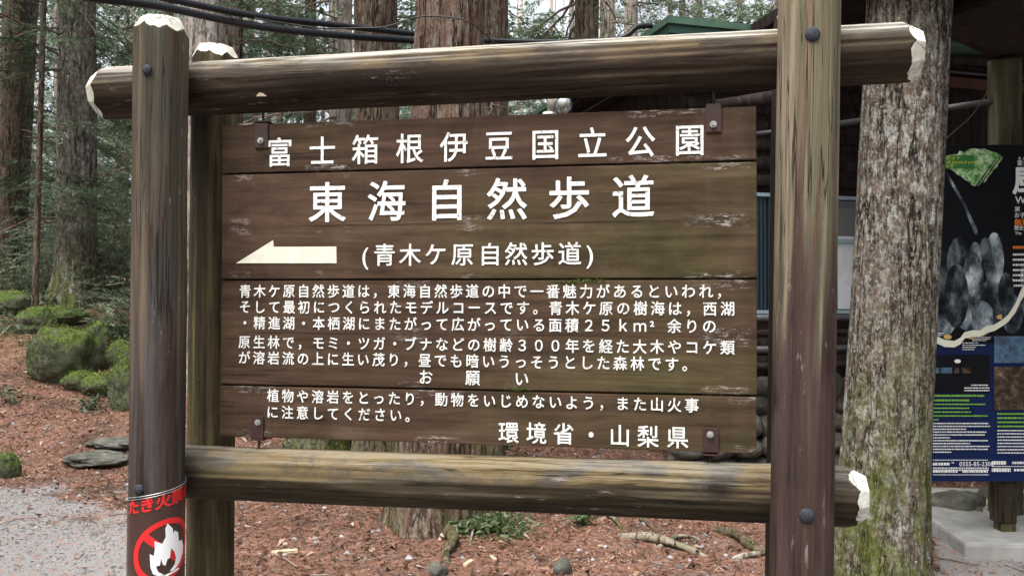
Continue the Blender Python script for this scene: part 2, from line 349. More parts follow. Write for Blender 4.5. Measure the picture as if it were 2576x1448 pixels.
def leafmat(name, stops, trans=.35):
    t = NT(name, .65, .15); at = t.n('Attribute'); at.attribute_name = 'tone'
    oi = t.n('ObjectInfo'); n = t.math('ADD', at.outputs['Fac'], t.math('MULTIPLY', t.math('SUBTRACT', oi.outputs['Random'], .5), .3))
    c = t.ramp(n, stops); t.l(c, t.b.inputs['Base Color'])
    tr = t.n('BsdfTranslucent'); t.l(c, tr.inputs['Color']); mx = t.n('MixShader'); mx.inputs[0].default_value = trans
    out = t.t.nodes['Material Output']; t.l(t.b.outputs[0], mx.inputs[1]); t.l(tr.outputs[0], mx.inputs[2]); t.l(mx.outputs[0], out.inputs['Surface'])
    return t.m
L_HEM = leafmat('hemlock needles', [(0, (.024, .042, .022)), (.3, (.080, .118, .066)), (.65, (.165, .215, .135)), (1, (.32, .37, .27))])
L_FAR = leafmat('far needles', [(0, (.09, .13, .10)), (.4, (.17, .225, .17)), (.8, (.27, .33, .265)), (1, (.38, .42, .37))], .45)  # needle green paled, so distance haze and brightness sit in the colour
L_FERN = leafmat('bright ground leaves', [(0, (.035, .05, .02)), (.5, (.085, .12, .05)), (1, (.20, .25, .14))])
L_MOSS = leafmat('moss tufts', [(0, (.018, .030, .008)), (.4, (.055, .085, .016)), (.7, (.12, .16, .035)), (1, (.23, .25, .07))], .2)
L_LIT = leafmat('needle litter', [(0, (.025, .016, .013)), (.2, (.09, .045, .030)), (.42, (.24, .105, .062)), (.62, (.38, .19, .125)), (.82, (.45, .32, .26)), (1, (.62, .58, .54))], .1)
L_LEAF = leafmat('withered leaves', [(0, (.020, .013, .010)), (.35, (.07, .040, .028)), (.6, (.20, .11, .07)), (.85, (.34, .25, .19)), (1, (.50, .45, .38))], .15)
L_GRAV = leafmat('grey gravel', [(0, (.09, .09, .095)), (.4, (.22, .22, .23)), (.8, (.32, .32, .33)), (1, (.40, .40, .41))], .0)
L_TWIG = leafmat('fallen twigs', [(0, (.06, .045, .035)), (.6, (.17, .13, .10)), (1, (.34, .29, .24))], .0)
M_BRANCH = plain('dead branch', (.14, .10, .08), .9, .35, 9)
def ground_mat():
    t = NT('forest floor', .95, .1); at = t.n('Attribute'); at.attribute_name = 'path'; am = t.n('Attribute'); am.attribute_name = 'moss'
    v = t.coord(rnd=False); a = t.noise(v, 26, 9, .75); b = t.noise(v, 2.5, 5, .6); s = t.noise(v, 75, 6, .75)
    lit = t.ramp(a, [(.32, (.035, .022, .018)), (.43, (.13, .065, .045)), (.55, (.25, .130, .090)), (.68, (.33, .23, .19)), (.8, (.42, .38, .35))])
    lit = t.mix(t.ramp(b, [(.35, 0.), (.7, .45)]), lit, (.22, .15, .12))
    pth = t.ramp(s, [(.3, (.18, .175, .17)), (.5, (.29, .285, .28)), (.7, (.37, .365, .36))])
    pth = t.mix(t.ramp(t.noise(v, 14, 8, .7), [(.5, 0.), (.62, .75)]), pth, (.36, .22, .16))
    lit = t.mix(t.ramp(t.noise(v, 1.7, 8, .7), [(.50, 0.), (.60, .75)]), lit, t.ramp(a, [(.35, (.030, .022, .016)), (.6, (.11, .075, .055)), (.75, (.24, .19, .16))]))
    mm = t.math('ADD', at.outputs['Fac'], t.math('MULTIPLY', t.math('SUBTRACT', t.noise(v, 5, 7, .7), .5), 1.1))
    c = t.mix(t.ramp(mm, [(.40, 0.), (.62, 1.)]), lit, pth)
    m2 = t.math('MULTIPLY', am.outputs['Fac'], t.ramp(t.noise(v, 6, 7, .7), [(.42, 0.), (.52, 1.)]))
    c = t.mix(m2, c, t.ramp(a, [(.3, (.03, .05, .01)), (.6, (.09, .13, .03)), (.8, (.16, .2, .06))]))
    return t.done(c, t.math('ADD', a, s), .8, .02)
M_GROUND = ground_mat()
def rockmat(name, mossy):
    t = NT(name, .95, .1); n = t.noise(t.coord(), 9, 9, .7); gm = t.n('NewGeometry'); nz = t.sep(gm.outputs['Normal'])[2]
    r = t.ramp(n, [(.3, (.045, .043, .04)), (.5, (.11, .105, .095)), (.72, (.22, .21, .19))])
    if mossy:
        mk = t.math('MULTIPLY', t.ramp(nz, [(0.0, .45), (.5, 1.)]), t.ramp(t.noise(t.coord(), 5, 8, .7), [(.30, 0.), (.45, 1.)]))
        r = t.mix(t.math('MULTIPLY', mk, mossy), r, t.ramp(t.noise(t.coord(), 30, 6, .7), [(.3, (.02, .035, .008)), (.5, (.06, .09, .018)), (.75, (.13, .17, .04))]))
    return t.done(r, n, 1.0, .03)
M_ROCKM = rockmat('moss covered lava rock', .95); M_ROCK = rockmat('grey lava rock', .12)
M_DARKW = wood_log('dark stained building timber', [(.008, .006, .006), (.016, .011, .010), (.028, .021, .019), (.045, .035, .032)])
M_BRWALL = plain('red brown boarded wall', (.085, .038, .026), .8, .25, 9)
M_GREEN = plain('green painted metal fascia', (.055, .11, .075), .45, .25, 6)
M_GREEND = plain('dark green painted metal', (.018, .055, .038), .45, .25, 6)
M_CONC = plain('worn concrete slab', (.30, .30, .285), .9, .25, 7)
M_GREYW = plain('grey interior wall', (.13, .135, .135), .8, .08, 5)
M_FRAMEB = plain('pale blue window frame', (.26, .36, .42), .5, .08, 9)
M_CURT = plain('white curtain', (.62, .66, .68), .8, .1, 14)
M_GLASS = NT('dark window glass', .12, .6).done((.02, .035, .045))
M_ALU = plain('dark aluminium strip', (.03, .055, .07), .4, .2, 30)
M_LAMP = plain('cream lamp housing', (.36, .34, .27), .5, .08, 20)
M_REFL = plain('silver reflector', (.35, .35, .36), .2, .15, 20, .8)
M_GREYP = plain('grey metal pipe', (.055, .055, .06), .5, .15, 20)
M_PAVP = wood_log('mossy pavilion post', [(.03, .025, .018), (.065, .055, .036), (.10, .088, .055), (.16, .14, .10)], [((.07, .075, .03), 8, .5, .8)])
def printrock(k=1.0):
    t = NT('printed cave photograph', .5, .1); n = t.noise(t.coord(scale=(1, 1, .6)), 8, 7, .62, .1)
    return t.done(t.ramp(n, [(.36, (.004, .006, .010)), (.47, (.04*k, .055*k, .07*k)), (.56, (.20*k, .25*k, .28*k)), (.68, (.66*k, .72*k, .75*k))]))
M_PROCK = printrock(); M_PROCKD = printrock(.35)
def printtan():
    t = NT('printed brown rock photograph', .5, .1); n = t.noise(t.coord(rnd=False), 12, 8, .75, 1.0)
    return t.done(t.ramp(n, [(.38, (.008, .007, .006)), (.55, (.10, .065, .045)), (.72, (.36, .25, .18))]))
M_PTAN = printtan()
def printleaf():
    t = NT('printed tree canopy photograph', .5, .1); n = t.noise(t.coord(rnd=False), 26, 8, .75)
    return t.done(t.ramp(n, [(.34, (.02, .08, .02)), (.45, (.12, .33, .08)), (.55, (.45, .65, .38)), (.66, (.80, .88, .82))]))
M_PLEAF = printleaf()
M_PBLUE = plain('printed blue ice photograph', (.06, .12, .20), .5, .7, 22)

# ------------------------------------------------------------------ ground
def hgt(x, y):
    u, v = wc(np.asarray(x, float), np.asarray(y, float)); a = u/np.maximum(v, .5)
    left = 1-sst(-.34, -.16, a)
    bank = np.where(v > 7.6, np.minimum((v-7.6), 4.9)*.305 + np.maximum(v-12.5, 0)*.05, 0)*left
    mid = np.where(v > 9, np.minimum(v-9, 25)*.06, 0)*(1-left)*(1-sst(.10, .25, a))
    n = .035*noise3(x*1.1, y*1.1, 0, 3)+.012*noise3(x*4, y*4, 0, 4) + (.16*noise3(x*.6, y*.6, 0, 5)+.07*noise3(x*1.7, y*1.7, 0, 6))*sst(8, 11, v)
    return (bank+mid)*sst(0, 1, v) + n*sst(1.5, 4, v)
def pathmask(x, y):
    u, v = wc(x, y); a = u/np.maximum(v, .3)
    p = (1-sst(5.7, 7.7, v + 1.3*noise3(x*.9, y*.9, 0, 11)+.5*noise3(x*3, y*3, 0, 13)))*(1-sst(-.42, -.30, a))
    q = .34*sst(.06, .14, a)*(1-sst(5.4, 6.2, v+.5*noise3(x*1.4, y*1.4, 0, 12)))
    near = 1-sst(2.5, 4.2, v)
    return np.clip(np.maximum(np.maximum(p, q), near*.9) + (a > .5)*.6*(v < 6), 0, 1)
def gz(p): return float(hgt(p[0], p[1]))
def axis_pts(c, rn, rf, nn, nf):
    a = np.linspace(-rn, rn, nn); b = rn+(rf-rn)*(np.linspace(0, 1, nf+1)[1:])**2.6
    return np.concatenate([-b[::-1], a, b])+c
gx = axis_pts(-.2, 7, 400, 190, 42); gy = axis_pts(4.6, 7, 400, 190, 42)
X, Y = np.meshgrid(gx, gy); Z = hgt(X, Y); nx, ny = len(gx), len(gy)
ii, jj = np.meshgrid(np.arange(nx-1), np.arange(ny-1)); b0 = (jj*nx+ii).ravel()
U_, V_ = wc(X.ravel(), Y.ravel())
mossm = sst(9.3, 11.5, V_)*(1-sst(-.3, -.2, U_/np.maximum(V_, .5)))*.62
g = link('ground', fast_mesh('ground', np.stack([X.ravel(), Y.ravel(), Z.ravel()], -1), np.stack([b0, b0+1, b0+nx+1, b0+nx], -1), [M_GROUND],
    attrs={'path': ('POINT', pathmask(X.ravel(), Y.ravel())), 'moss': ('POINT', mossm)}))
props(g, kind='structure')

# ------------------------------------------------------------------ signboard
SZ = 1.5546                       # height of the board's centre
BW, BH = 1.45, .8747
sign = empty('wooden_signboard', (0, 0, 0), 'large brown trail signboard with white carved Japanese lettering hung in a frame of round logs', 'signboard')
def log_mesh(L, R, n=168, m=None, facet_lo=0, facet_hi=0, seed=0, wob=.0022, ch=.03, cin=.74, nf=8):
    """round timber along local Z from 0 to L; faceted, chamfered ends where facet_* is set"""
    zs = list(np.linspace(0, L, max(int(L/.02), 3)))
    if facet_lo: zs += list(np.linspace(0, ch*2.2, 34))
    if facet_hi: zs += list(np.linspace(L-ch*2.2, L, 34))
    zs = np.array(sorted(set(np.round(zs, 5)))); th = np.arange(n)*2*math.pi/n
    TH, ZZ = np.meshgrid(th, zs)
    R0 = R*(1+.012*noise3(np.cos(TH)*1.2, np.sin(TH)*1.2, ZZ*1.5, seed)) + wob*noise3(np.cos(TH)*7, np.sin(TH)*7, ZZ*2, seed+1)
    rr = R0.copy(); off = seed*.37
    rf = random.Random(seed*13+5); angs = [off+(k+rf.uniform(-.18, .18))*2*math.pi/nf for k in range(nf)]; hts = [rf.uniform(.75, 1.25) for _ in range(nf)]
    def facet(dist):
        out = np.full(TH.shape, 9.0)
        for a_, h_ in zip(angs, hts):
            c_ = np.cos(TH-a_); ap = R*(cin+(1.0-cin)*dist/(ch*h_)); out = np.where(c_ > .15, np.minimum(out, ap/np.maximum(c_, .15)), out)
        return out
    if facet_lo: rr = np.minimum(rr, facet(ZZ))
    if facet_hi: rr = np.minimum(rr, facet(L-ZZ))
    V = np.stack([rr*np.cos(TH), rr*np.sin(TH), ZZ], -1).reshape(-1, 3)
    i = np.arange(len(zs)-1)[:, None]*n; j = np.arange(n)[None, :]; j2 = (j+1) % n
    F = np.stack([i+j, i+j2, i+n+j2, i+n+j], -1).reshape(-1, 4)
    cut = np.concatenate([(R0-rr).ravel(), [.05 if facet_lo else 0, .05 if facet_hi else 0]])
    V = np.vstack([V, [0, 0, zs[0]], [0, 0, zs[-1]]]); a, b = len(V)-2, len(V)-1; e = (len(zs)-1)*n; q = np.arange(0, n, 2)
    F = np.vstack([F, np.stack([np.full(len(q), a), (q+2) % n, (q+1) % n, q], -1), np.stack([np.full(len(q), b), e+q, e+(q+1) % n, e+(q+2) % n], -1)])
    return V, F, cut
def log(name, p0, p1, R, mat, parent, **k):
    p0, p1 = Vector(p0), Vector(p1); L = (p1-p0).length
    V, F, cut = log_mesh(L, R, **k)
    me = fast_mesh(name, V, F, [mat], attrs={'cut': ('POINT', cut)})
    o = link(name, me, parent); o.location = p0
    o.rotation_mode = 'QUATERNION'; o.rotation_quaternion = (p1-p0).to_track_quat('Z', 'Y')
    return o
RP = .0695
# front posts clamp the rails from the camera's side, rear posts from behind
YF, YB = -.150, .150
lf_top = onY(406, 60, YF); lf_bot = onY(392, 1448, YF)
def post_line(xa, ya, xb, yb, Y, z0, z1):
    a, b = onY(xa, ya, Y), onY(xb, yb, Y); d = (b-a)/(b[2]-a[2])
    return a+d*(z0-a[2]), a+d*(z1-a[2])
zt = onY(406, 52, YF)[2]
a, b = post_line(406, 100, 392, 1440, YF, -.1, zt)
pl = log('post', a, b, RP, M_POSTL, sign, facet_hi=1, seed=1, ch=.038, cin=.72); LFA, LFB = a, b
props(pl, 'dark brown front log post at the left with a cream painted faceted top')
zt = onY(541, 120, YB)[2]
a, b = post_line(541, 150, 528, 1440, YB, -.1, zt)
props(log('post', a, b, RP*.98, M_POSTB, sign, facet_hi=1, seed=2, ch=.04, cin=.70), 'rear log post at the left standing behind the rails')
a, b = post_line(2035, 20, 2014, 1440, YF, -.1, 2.32); RFA, RFB = a, b
props(log('post', a, b, RP*1.01, M_POSTR, sign, facet_hi=1, seed=3), 'front log post at the right, bleached above and reddish below')
a, b = post_line(2012, 20, 1992, 1440, YB, -.1, 2.27)
props(log('post', a, b, RP*.98, M_POSTB, sign, facet_hi=1, seed=4), 'rear log post at the right mostly hidden behind the front one')
# rails
def rail(xl, yl, xr, yr, R, mat, lo, hi, seed, label):
    a, b = onY(xl, yl, 0), onY(xr, yr, 0)
    return props(log('rail', a, b, R, mat, sign, facet_lo=lo, facet_hi=hi, seed=seed, ch=.042, cin=.68, nf=8), label)
rail(246, 237, 2312, 131, .0735, M_RAILU, 1, 1, 5, 'upper horizontal log with cream painted ends')
rail(395, 1182, 2175, 1248, .0725, M_RAILL, 0, 1, 6, 'lower horizontal log with yellow algae on its top')
# bolts through the posts
def dome(name, p, r, h, mat, parent, ny=(0, -1, 0)):
    bm = bmesh.new(); bmesh.ops.create_uvsphere(bm, u_segments=24, v_segments=12, radius=1)
    bmesh.ops.scale(bm, vec=(r, h, r), verts=bm.verts)
    return bm_obj(name, bm, mat, parent, True, p)
for (x, y, r, A) in ((369.5, 176, 14, 0), (349, 1230, 14, 0), (2043.6, 87, 17, 1), (2029, 1296, 17, 1)):
    A0, A1 = (LFA, LFB) if A == 0 else (RFA, RFB)
    q = onY(x, y, YF-RP); cxx = A0[0]+(A1[0]-A0[0])*(q[2]-A0[2])/(A1[2]-A0[2]); dx = np.clip(q[0]-cxx, -RP*.8, RP*.8)
    yy = YF-math.sqrt(RP**2-dx**2)
    q = onY(x, y, yy-.002); dome('bolt', q, r/FPX*2.1, .008, M_BOLTD, sign)
# planks
seamL = [318, 437, 703, 968, 1098]; seamR = [267, 411, 703, 991, 1138]
zz = []
for l, r in zip(seamL, seamR): zz.append((onY(564, l, 0)[2]+onY(1902, r, 0)[2])/2)
print('seams', zz)
zz[0] = SZ+BH/2; zz[-1] = SZ-BH/2
TH = .032
planks = []
for i in range(4):
    z1, z0 = zz[i], zz[i+1]; h = z1-z0-.0055
    zc = (z1+z0)/2; dx = random.uniform(-.0015, .0015)
    bm = box_bm(BW, TH, h, .0022)
    if i < 3:
        b2 = box_bm(BW*.998, .009, .02, 0, (0, .004, -h/2-.006)); me_ = bpy.data.meshes.new('t'); b2.to_mesh(me_); b2.free(); bm.from_mesh(me_); bpy.data.meshes.remove(me_)
    o = bm_obj('plank', bm, M_PLANKW if i in (1, 2) else M_PLANK, sign, False, (dx, random.uniform(-.0008, .0008), zc)); planks.append((o, z0, z1))
YFACE = -TH/2-.0016

# glyphs of the built-in font
_gc = {}
def glyph(ch, size, bold, solid=True):
    """built-in font glyph as a thin slab; bold > 0 adds a round-cornered stroke along its outline"""
    k = (ch, round(size, 4), bold)
    if k in _gc: return _gc[k]
    cu = bpy.data.curves.new('glyph', 'FONT'); cu.body = ch; cu.size = size; cu.resolution_u = 3; cu.align_x = 'LEFT'
    o = bpy.data.objects.new('glyph', cu); COL.objects.link(o)
    dg = bpy.context.evaluated_depsgraph_get(); me = bpy.data.meshes.new_from_object(o.evaluated_get(dg))
    bm = bmesh.new(); bm.from_mesh(me); bmesh.ops.remove_doubles(bm, verts=bm.verts, dist=size*1e-4); bmesh.ops.triangulate(bm, faces=bm.faces)
    V = [v.co[:] for v in bm.verts]; T = [tuple(v.index for v in f.verts) for f in bm.faces]
    E = [(e.verts[0].index, e.verts[1].index) for e in bm.edges if len(e.link_faces) == 1]
    bpy.data.objects.remove(o); bpy.data.curves.remove(cu); bpy.data.meshes.remove(me); bm.free()
    V = np.array(V).reshape(-1, 3); T = [np.array(T, int).reshape(-1, 3)]; VV = [V+np.array([0, 0, .0009])]; n = len(V)
    if bold > 0 and E:
        r = bold*size; used = set()
        for j, (p, q) in enumerate(E):
            P, Q = V[p], V[q]; d = Q-P; L = math.hypot(d[0], d[1])
            if L < 1e-7: continue
            m = np.array([-d[1], d[0], 0])/L*r; z = np.array([0, 0, .00095+.00025*((j*7) % 11)/11])
            VV.append(np.array([P-m, Q-m, Q+m, P+m])+z); T.append(np.array([[0, 1, 2], [0, 2, 3]])+n); n += 4
            if p not in used:
                used.add(p); c = [P]+[P+r*np.array([math.cos(a), math.sin(a), 0]) for a in np.arange(8)*math.pi/4]
                VV.append(np.array(c)+z+np.array([0, 0, .0003])); T.append(np.array([[0, i+1, (i+1) % 8+1] for i in range(8)])+n); n += 9
    _gc[k] = (np.vstack(VV), np.vstack(T)); return _gc[k]
EMC = {}   # centring of full-width cells: cell centre is (.5, .38) em above the baseline
def text_mesh(items, size, bold, wide=1.0, tall=1.0):
    """items: (char, cx, cz) cell centres -> one flat mesh facing -Y"""
    Vs, Ts, n = [], [], 0
    for ch, cx, cz in items:
        V, T = glyph(ch, size, bold)
        if not len(V): continue
        if ord(ch) < 128: px = (V[:, 0].min()+V[:, 0].max())/2
        else: px = .5*EM*size
        P = np.stack([(V[:, 0]-px)*wide+cx, -V[:, 2], (V[:, 1]-.38*EM*size)*tall+cz], -1)
        Vs.append(P); Ts.append(T+n); n += len(P)
    return np.vstack(Vs), np.vstack(Ts)
_w = glyph('国', 1.0, 0.0)[0]
EM = (_w[:, 0].min()+_w[:, 0].max())
print('font em', EM, _w.min(0), _w.max(0))
def line(chars, pts, size_px, zref, bold=.013, tall=1.05, mat=M_WHITE):
    """carved writing: pts = centre pixels of single cells, or two ends for an evenly spaced line"""
    if len(pts) == 2 and len(chars) > 2:
        a, b = onY(*pts[0], YFACE), onY(*pts[1], YFACE)
        P = [a+(b-a)*k/(len(chars)-1) for k in range(len(chars))]
    else: P = [onY(*p, YFACE) for p in pts]
    zc = np.mean([p[2] for p in P])
    s = size_px/EM
    best = min(planks, key=lambda q: abs((q[1]+q[2])/2-zc)); po = best[0]; L = np.array(po.location)
    for c, p in zip(chars, P):
        if c == ' ': continue
        q = (c, round(s, 4), bold, tall)
        if q not in _cm:
            V, T = text_mesh([(c, 0, 0)], s, bold, 1.0, tall); _cm[q] = fast_mesh('character', V, T, [mat], smooth=False)
        o = link('character', _cm[q], po); o.location = (p[0]-L[0]+random.uniform(-.0004, .0004), YFACE-L[1], zc-L[2]+random.uniform(-.0004, .0004))
_cm = {}
line('富士箱根伊豆国立公園', [(703.7, 384), (811, 380), (919, 377), (1030.7, 372), (1142, 369), (1255, 369), (1371, 363), (1489.5, 359), (1610, 355), (1734.5, 350.5)], .0800, 0, .010, 1.06)
line('東海自然歩道', [(823.5, 508), (972, 507), (1123, 503), (1275, 501), (1431, 496), (1592, 493)], .1125, 0, .013, 1.03)
line('(青木ケ原自然歩道)', [(919, 641), (967, 641), (1031.6, 641), (1096, 640), (1163, 640), (1232, 639), (1298, 639), (1365, 638), (1433, 637), (1483, 636)], .0635, 0, .009, 1.0)
BS = .0365
line('青木ケ原自然歩道は，東海自然歩道の中で一番魅力があるといわれ，', [(617, 733), (1819, 731)], BS, 0)
line('そして最初につくられたモデルコースです。青木ケ原の樹海は，西湖', [(617, 771), (1830, 776)], BS, 0)
line('・精進湖・本栖湖にまたがって広がっている面積２５ｋｍ²余りの', [(616, 812), (1784, 819)], BS, 0)
line('原生林で，モミ・ツガ・ブナなどの樹齢３００年を経た大木やコケ類', [(615, 860), (1829, 873)], BS, 0)
line('が溶岩流の上に生い茂り，昼でも暗いうっそうとした森林です。', [(615, 900), (1733, 914)], BS, 0)
line('お願い', [(1071, 947), (1189, 948), (1312, 952)], .0405, 0)
line('植物や溶岩をとったり，動物をいじめないよう，また山火事', [(687, 995), (1740, 1017)], BS, 0)
line('に注意してください。', [(685.5, 1037), (1035, 1042)], BS, 0)
line('環境省・山梨県', [(1279, 1085.6), (1349, 1087), (1418, 1089), (1486, 1092), (1558.6, 1096), (1630, 1098), (1704, 1099)], .056, 0, .012)
def flat_poly(name, pts3, mat, parent, thick=.0012, nrm=(0, -1, 0)):
    bm = bmesh.new(); L = frame_of(parent); nv = np.array(nrm)*thick
    lo = [bm.verts.new(tuple(np.asarray(p)-L)) for p in pts3]; f = bm.faces.new(lo)
    r = bmesh.ops.extrude_face_region(bm, geom=[f]); vs = [e for e in r['geom'] if isinstance(e, bmesh.types.BMVert)]
    bmesh.ops.translate(bm, vec=tuple(nv), verts=vs); bmesh.ops.recalc_face_normals(bm, faces=bm.faces)
    bmesh.ops.triangulate(bm, faces=bm.faces)
    return bm_obj(name, bm, mat, parent)
flat_poly('arrow', [onY(x, y, YFACE) for x, y in ((594, 662), (687, 604), (688.7, 620.6), (846, 620), (846.5, 662))], M_ARROW, planks[1][0])
# brackets and rods
for (x0, x1, y0, y1, bx, by, rx, ry0, ry1, top) in ((641, 674, 312, 372, 655, 354, 662, 262, 318, 1), (1775, 1814, 266, 332, 1793.5, 313, 1795, 210, 275, 1),
        (631.5, 662.6, 1046, 1103, 648, 1061.6, 651, 1096, 1150, 0), (1767.6, 1807, 1075, 1137.4, 1786, 1092, 1786, 1130, 1190, 0)):
    yb = YFACE-.003; a, b = onY(x0, y0, yb), onY(x1, y1, yb)
    w, h = b[0]-a[0], a[2]-b[2]; c = np.array([(a[0]+b[0])/2, yb, (a[2]+b[2])/2])
    bk = bm_obj('bracket', box_bm(w, .005, h, .001), M_BRACK, sign, False, c)
    # strap folded over the plank edge and its rod up to the rail
    ze = SZ+BH/2+.0035 if top else SZ-BH/2-.0035
    bm_obj('bracket_fold', box_bm(w, TH+.012, .004, .001), M_BRACK, bk, False, (0, TH/2+.003, ze-c[2]))
    q = onY(bx, by, yb-.006)
    bm = bmesh.new(); bmesh.ops.create_cone(bm, cap_ends=True, segments=24, radius1=.0085, radius2=.0085, depth=.003); bmesh.ops.rotate(bm, matrix=Matrix.Rotation(R_(90), 3, 'X'), verts=bm.verts)
    bolt = bm_obj('washer', bm, M_BOLT, bk, False, q-c)
    bm = bmesh.new(); bmesh.ops.create_cone(bm, cap_ends=True, segments=6, radius1=.0048, radius2=.0045, depth=.008); bmesh.ops.rotate(bm, matrix=Matrix.Rotation(R_(90), 3, 'X'), verts=bm.verts)
    bm_obj('screw_head', bm, M_BOLT, bk, False, q-c+np.array([0, -.004, 0]))
    p0 = onY(rx, ry0, 0); p1 = onY(rx, ry1, 0); p1[2] = ze if top else p1[2]; p0[2] = p0[2] if top else ze
    p0[0] = p1[0] = (p0[0]+p1[0])/2
    tube('rod', [p0, (p0+p1)/2, p1], .0035, M_BRACK, sign)
# torn flake of bare wood on the upper rail
q = onY(658, 240, -.066); bm = bmesh.new(); vv = [bm.verts.new(p) for p in ((-.014, 0, -.003), (.016, 0, -.0035), (.006, -.003, .0035), (-.002, -.004, .006), (-.009, -.001, .0025))]; bm.faces.new(vv[::-1]); r_ = bmesh.ops.extrude_face_region(bm, geom=bm.faces[:]); bmesh.ops.translate(bm, vec=(0, -.003, 0), verts=[e for e in r_['geom'] if isinstance(e, bmesh.types.BMVert)])
bm_obj('torn_flake', bm, plain('bare torn wood', (.62, .52, .40), .8, .15, 40), sign, False, q)
# small tufts of moss on rails and seams
def tufts(name, centers, mat, n, r, h, spread, parent=None):
    mb = []; L = frame_of(parent)
    P = []; 
    for (c, sx, sy, sz) in centers:
        k = n; q = rng.normal(0, 1, (k, 3))*np.array([sx, sy, sz])*.5 + c; P.append(q)
    P = np.vstack(P)-L; k = len(P); d = rng.normal(0, .5, (k, 3)); d[:, 2] = abs(d[:, 2])+.4; d /= np.linalg.norm(d, axis=1)[:, None]
    s = np.cross(d, rng.normal(0, 1, (k, 3))); s /= np.linalg.norm(s, axis=1)[:, None]+1e-9
    hh = h*rng.uniform(.5, 1.3, (k, 1)); 
    V = np.stack([P-s*r, P+s*r, P+d*hh], 1).reshape(-1, 3); F = np.arange(3*k).reshape(-1, 3)
    return link(name, fast_mesh(name, V, F, [mat], smooth=False, attrs={'tone': ('FACE', rng.uniform(0, 1, k))}), parent)
tp = lambda x, y, yy=0.0: onY(x, y, yy)
for (x, y, sx) in ((675, 153, .022), (905, 136, .055), (500, 165, .02)):
    c = tp(x, y+2); mo = tufts('moss', [(c, sx, .012, .0035)], L_MOSS, 260, .0012, .006, 0, sign); props(mo, kind='stuff')
for (x, y, sx) in ((1480, 707, .05), (1420, 712, .04), (1300, 980, .03)):
    c = onY(x, y, YFACE); mo = tufts('moss', [(c, sx, .002, .004)], L_MOSS, 160, .0012, .006, 0, sign); props(mo, kind='stuff')

# ------------------------------------------------------------------ fire warning sheet tied round the left post
LD = (LFB-LFA)/(LFB[2]-LFA[2])
zb0 = onY(392, 1240, YF-RP)[2]; axis0 = LFA+LD*(zb0-LFA[2])
ban = empty('fire_warning_sheet', axis0, 'brown vinyl sheet with a red no-fire symbol and white flame wrapped round the left post', 'warning sign')
RS = RP*1.03
def wrap(s, z, r): 
    t = s/RS; return np.array([r*math.sin(t)+LD[0]*z, -r*math.cos(t), z])
def wrap_mesh(name, V, T, r, mat, parent=ban, step=.006, shear=.19):
    bm = bmesh.new(); vs = [bm.verts.new((v[0], 0, v[1])) for v in V]
    for t in T:
        try: bm.faces.new([vs[i] for i in t])
        except ValueError: pass
    s = -.25
    while s < .25:
        bmesh.ops.bisect_plane(bm, geom=bm.verts[:]+bm.edges[:]+bm.faces[:], plane_co=(s, 0, 0), plane_no=(1, 0, 0)); s += step
    for v in bm.verts:
        z = v.co.z+shear*v.co.x; v.co = Vector(wrap(v.co.x, z, r))
    bmesh.ops.recalc_face_normals(bm, faces=bm.faces)
    o = bm_obj(name, bm, mat, parent); md = o.modifiers.new('t', 'SOLIDIFY'); md.thickness = .0006; md.offset = 0
    return o
wrap_mesh('sheet', [(-.215, -.020), (.215, -.020), (.215, -.41), (-.215, -.41)], [(0, 1, 2, 3)], RS, M_BAN, shear=.16)
SC = 1/952.0
SV = .044   # the middle of the visible face, the post standing left of the viewer
def cb(x, y):  # crop pixel on the sheet -> (s, z) in the unsheared layout
    dx = (x/4.0-392)*SC; s = RS*math.asin(max(-.97, min(.97, dx/RS)))+SV; z = ((1240-(1653+y/2.628)*.657))*SC
    return s, z-.19*(s-SV)-.19*SV
def flat_tri(pts):
    from mathutils.geometry import tessellate_polygon
    return [tuple(t) for t in tessellate_polygon([[Vector((p[0], p[1], 0)) for p in pts]])]
rc = (.062, cb(1560, 1205)[1]); ro, ri = .080, .066
n = 72; V = []; T = []
for k in range(n):
    a = 2*math.pi*k/n; V += [(rc[0]+ro*math.cos(a), rc[1]+ro*math.sin(a)), (rc[0]+ri*math.cos(a), rc[1]+ri*math.sin(a))]
    T.append((2*k, 2*((k+1) % n), 2*((k+1) % n)+1, 2*k+1))
wrap_mesh('prohibition_ring', V, T, RS+.0012, M_RED)
c_, s_ = math.cos(R_(-45)), math.sin(R_(-45)); w = .0085
V = [(rc[0]+c_*a-s_*b, rc[1]+s_*a+c_*b) for a, b in ((-.069, -w), (.069, -w), (.069, w), (-.069, w))]
wrap_mesh('prohibition_bar', V, [(0, 1, 2, 3)], RS+.0012, M_RED)
fl = [(1655, 930), (1700, 985), (1712, 1050), (1720, 1015), (1752, 1040), (1762, 1135), (1790, 1130), (1805, 1200), (1800, 1270), (1770, 1350), (1715, 1405), (1680, 1405), (1725, 1350), (1738, 1290), (1722, 1225), (1690, 1180), (1680, 1270), (1655, 1285), (1640, 1340), (1615, 1325), (1600, 1265), (1590, 1330), (1555, 1335), (1575, 1390), (1630, 1430), (1580, 1435), (1530, 1405), (1508, 1340), (1500, 1210), (1535, 1230), (1545, 1160), (1540, 1090), (1610, 1120), (1640, 1060), (1635, 980)]
fp = [cb(*p) for p in fl]; wrap_mesh('flame', fp, flat_tri(fp), RS+.0024, M_PRW)
gp = [cb(*p) for p in ((1620, 1436), (1760, 1395), (1768, 1410), (1640, 1452))]; wrap_mesh('ground_stroke', gp, [(0, 1, 2, 3)], RS+.0024, M_PRW)
for ch, sx in zip('たき火禁止', (-.021, .018, .057, .096, .135)):
    V, T = glyph(ch, .039, .03); k = V[:, 2] > -1
    zc = cb(1345, 762)[1]
    wrap_mesh('lettering', [(v[0]-.5*EM*.039+sx, v[1]-.38*EM*.039+zc) for v in V], T, RS+.0015, M_RED, step=.008)
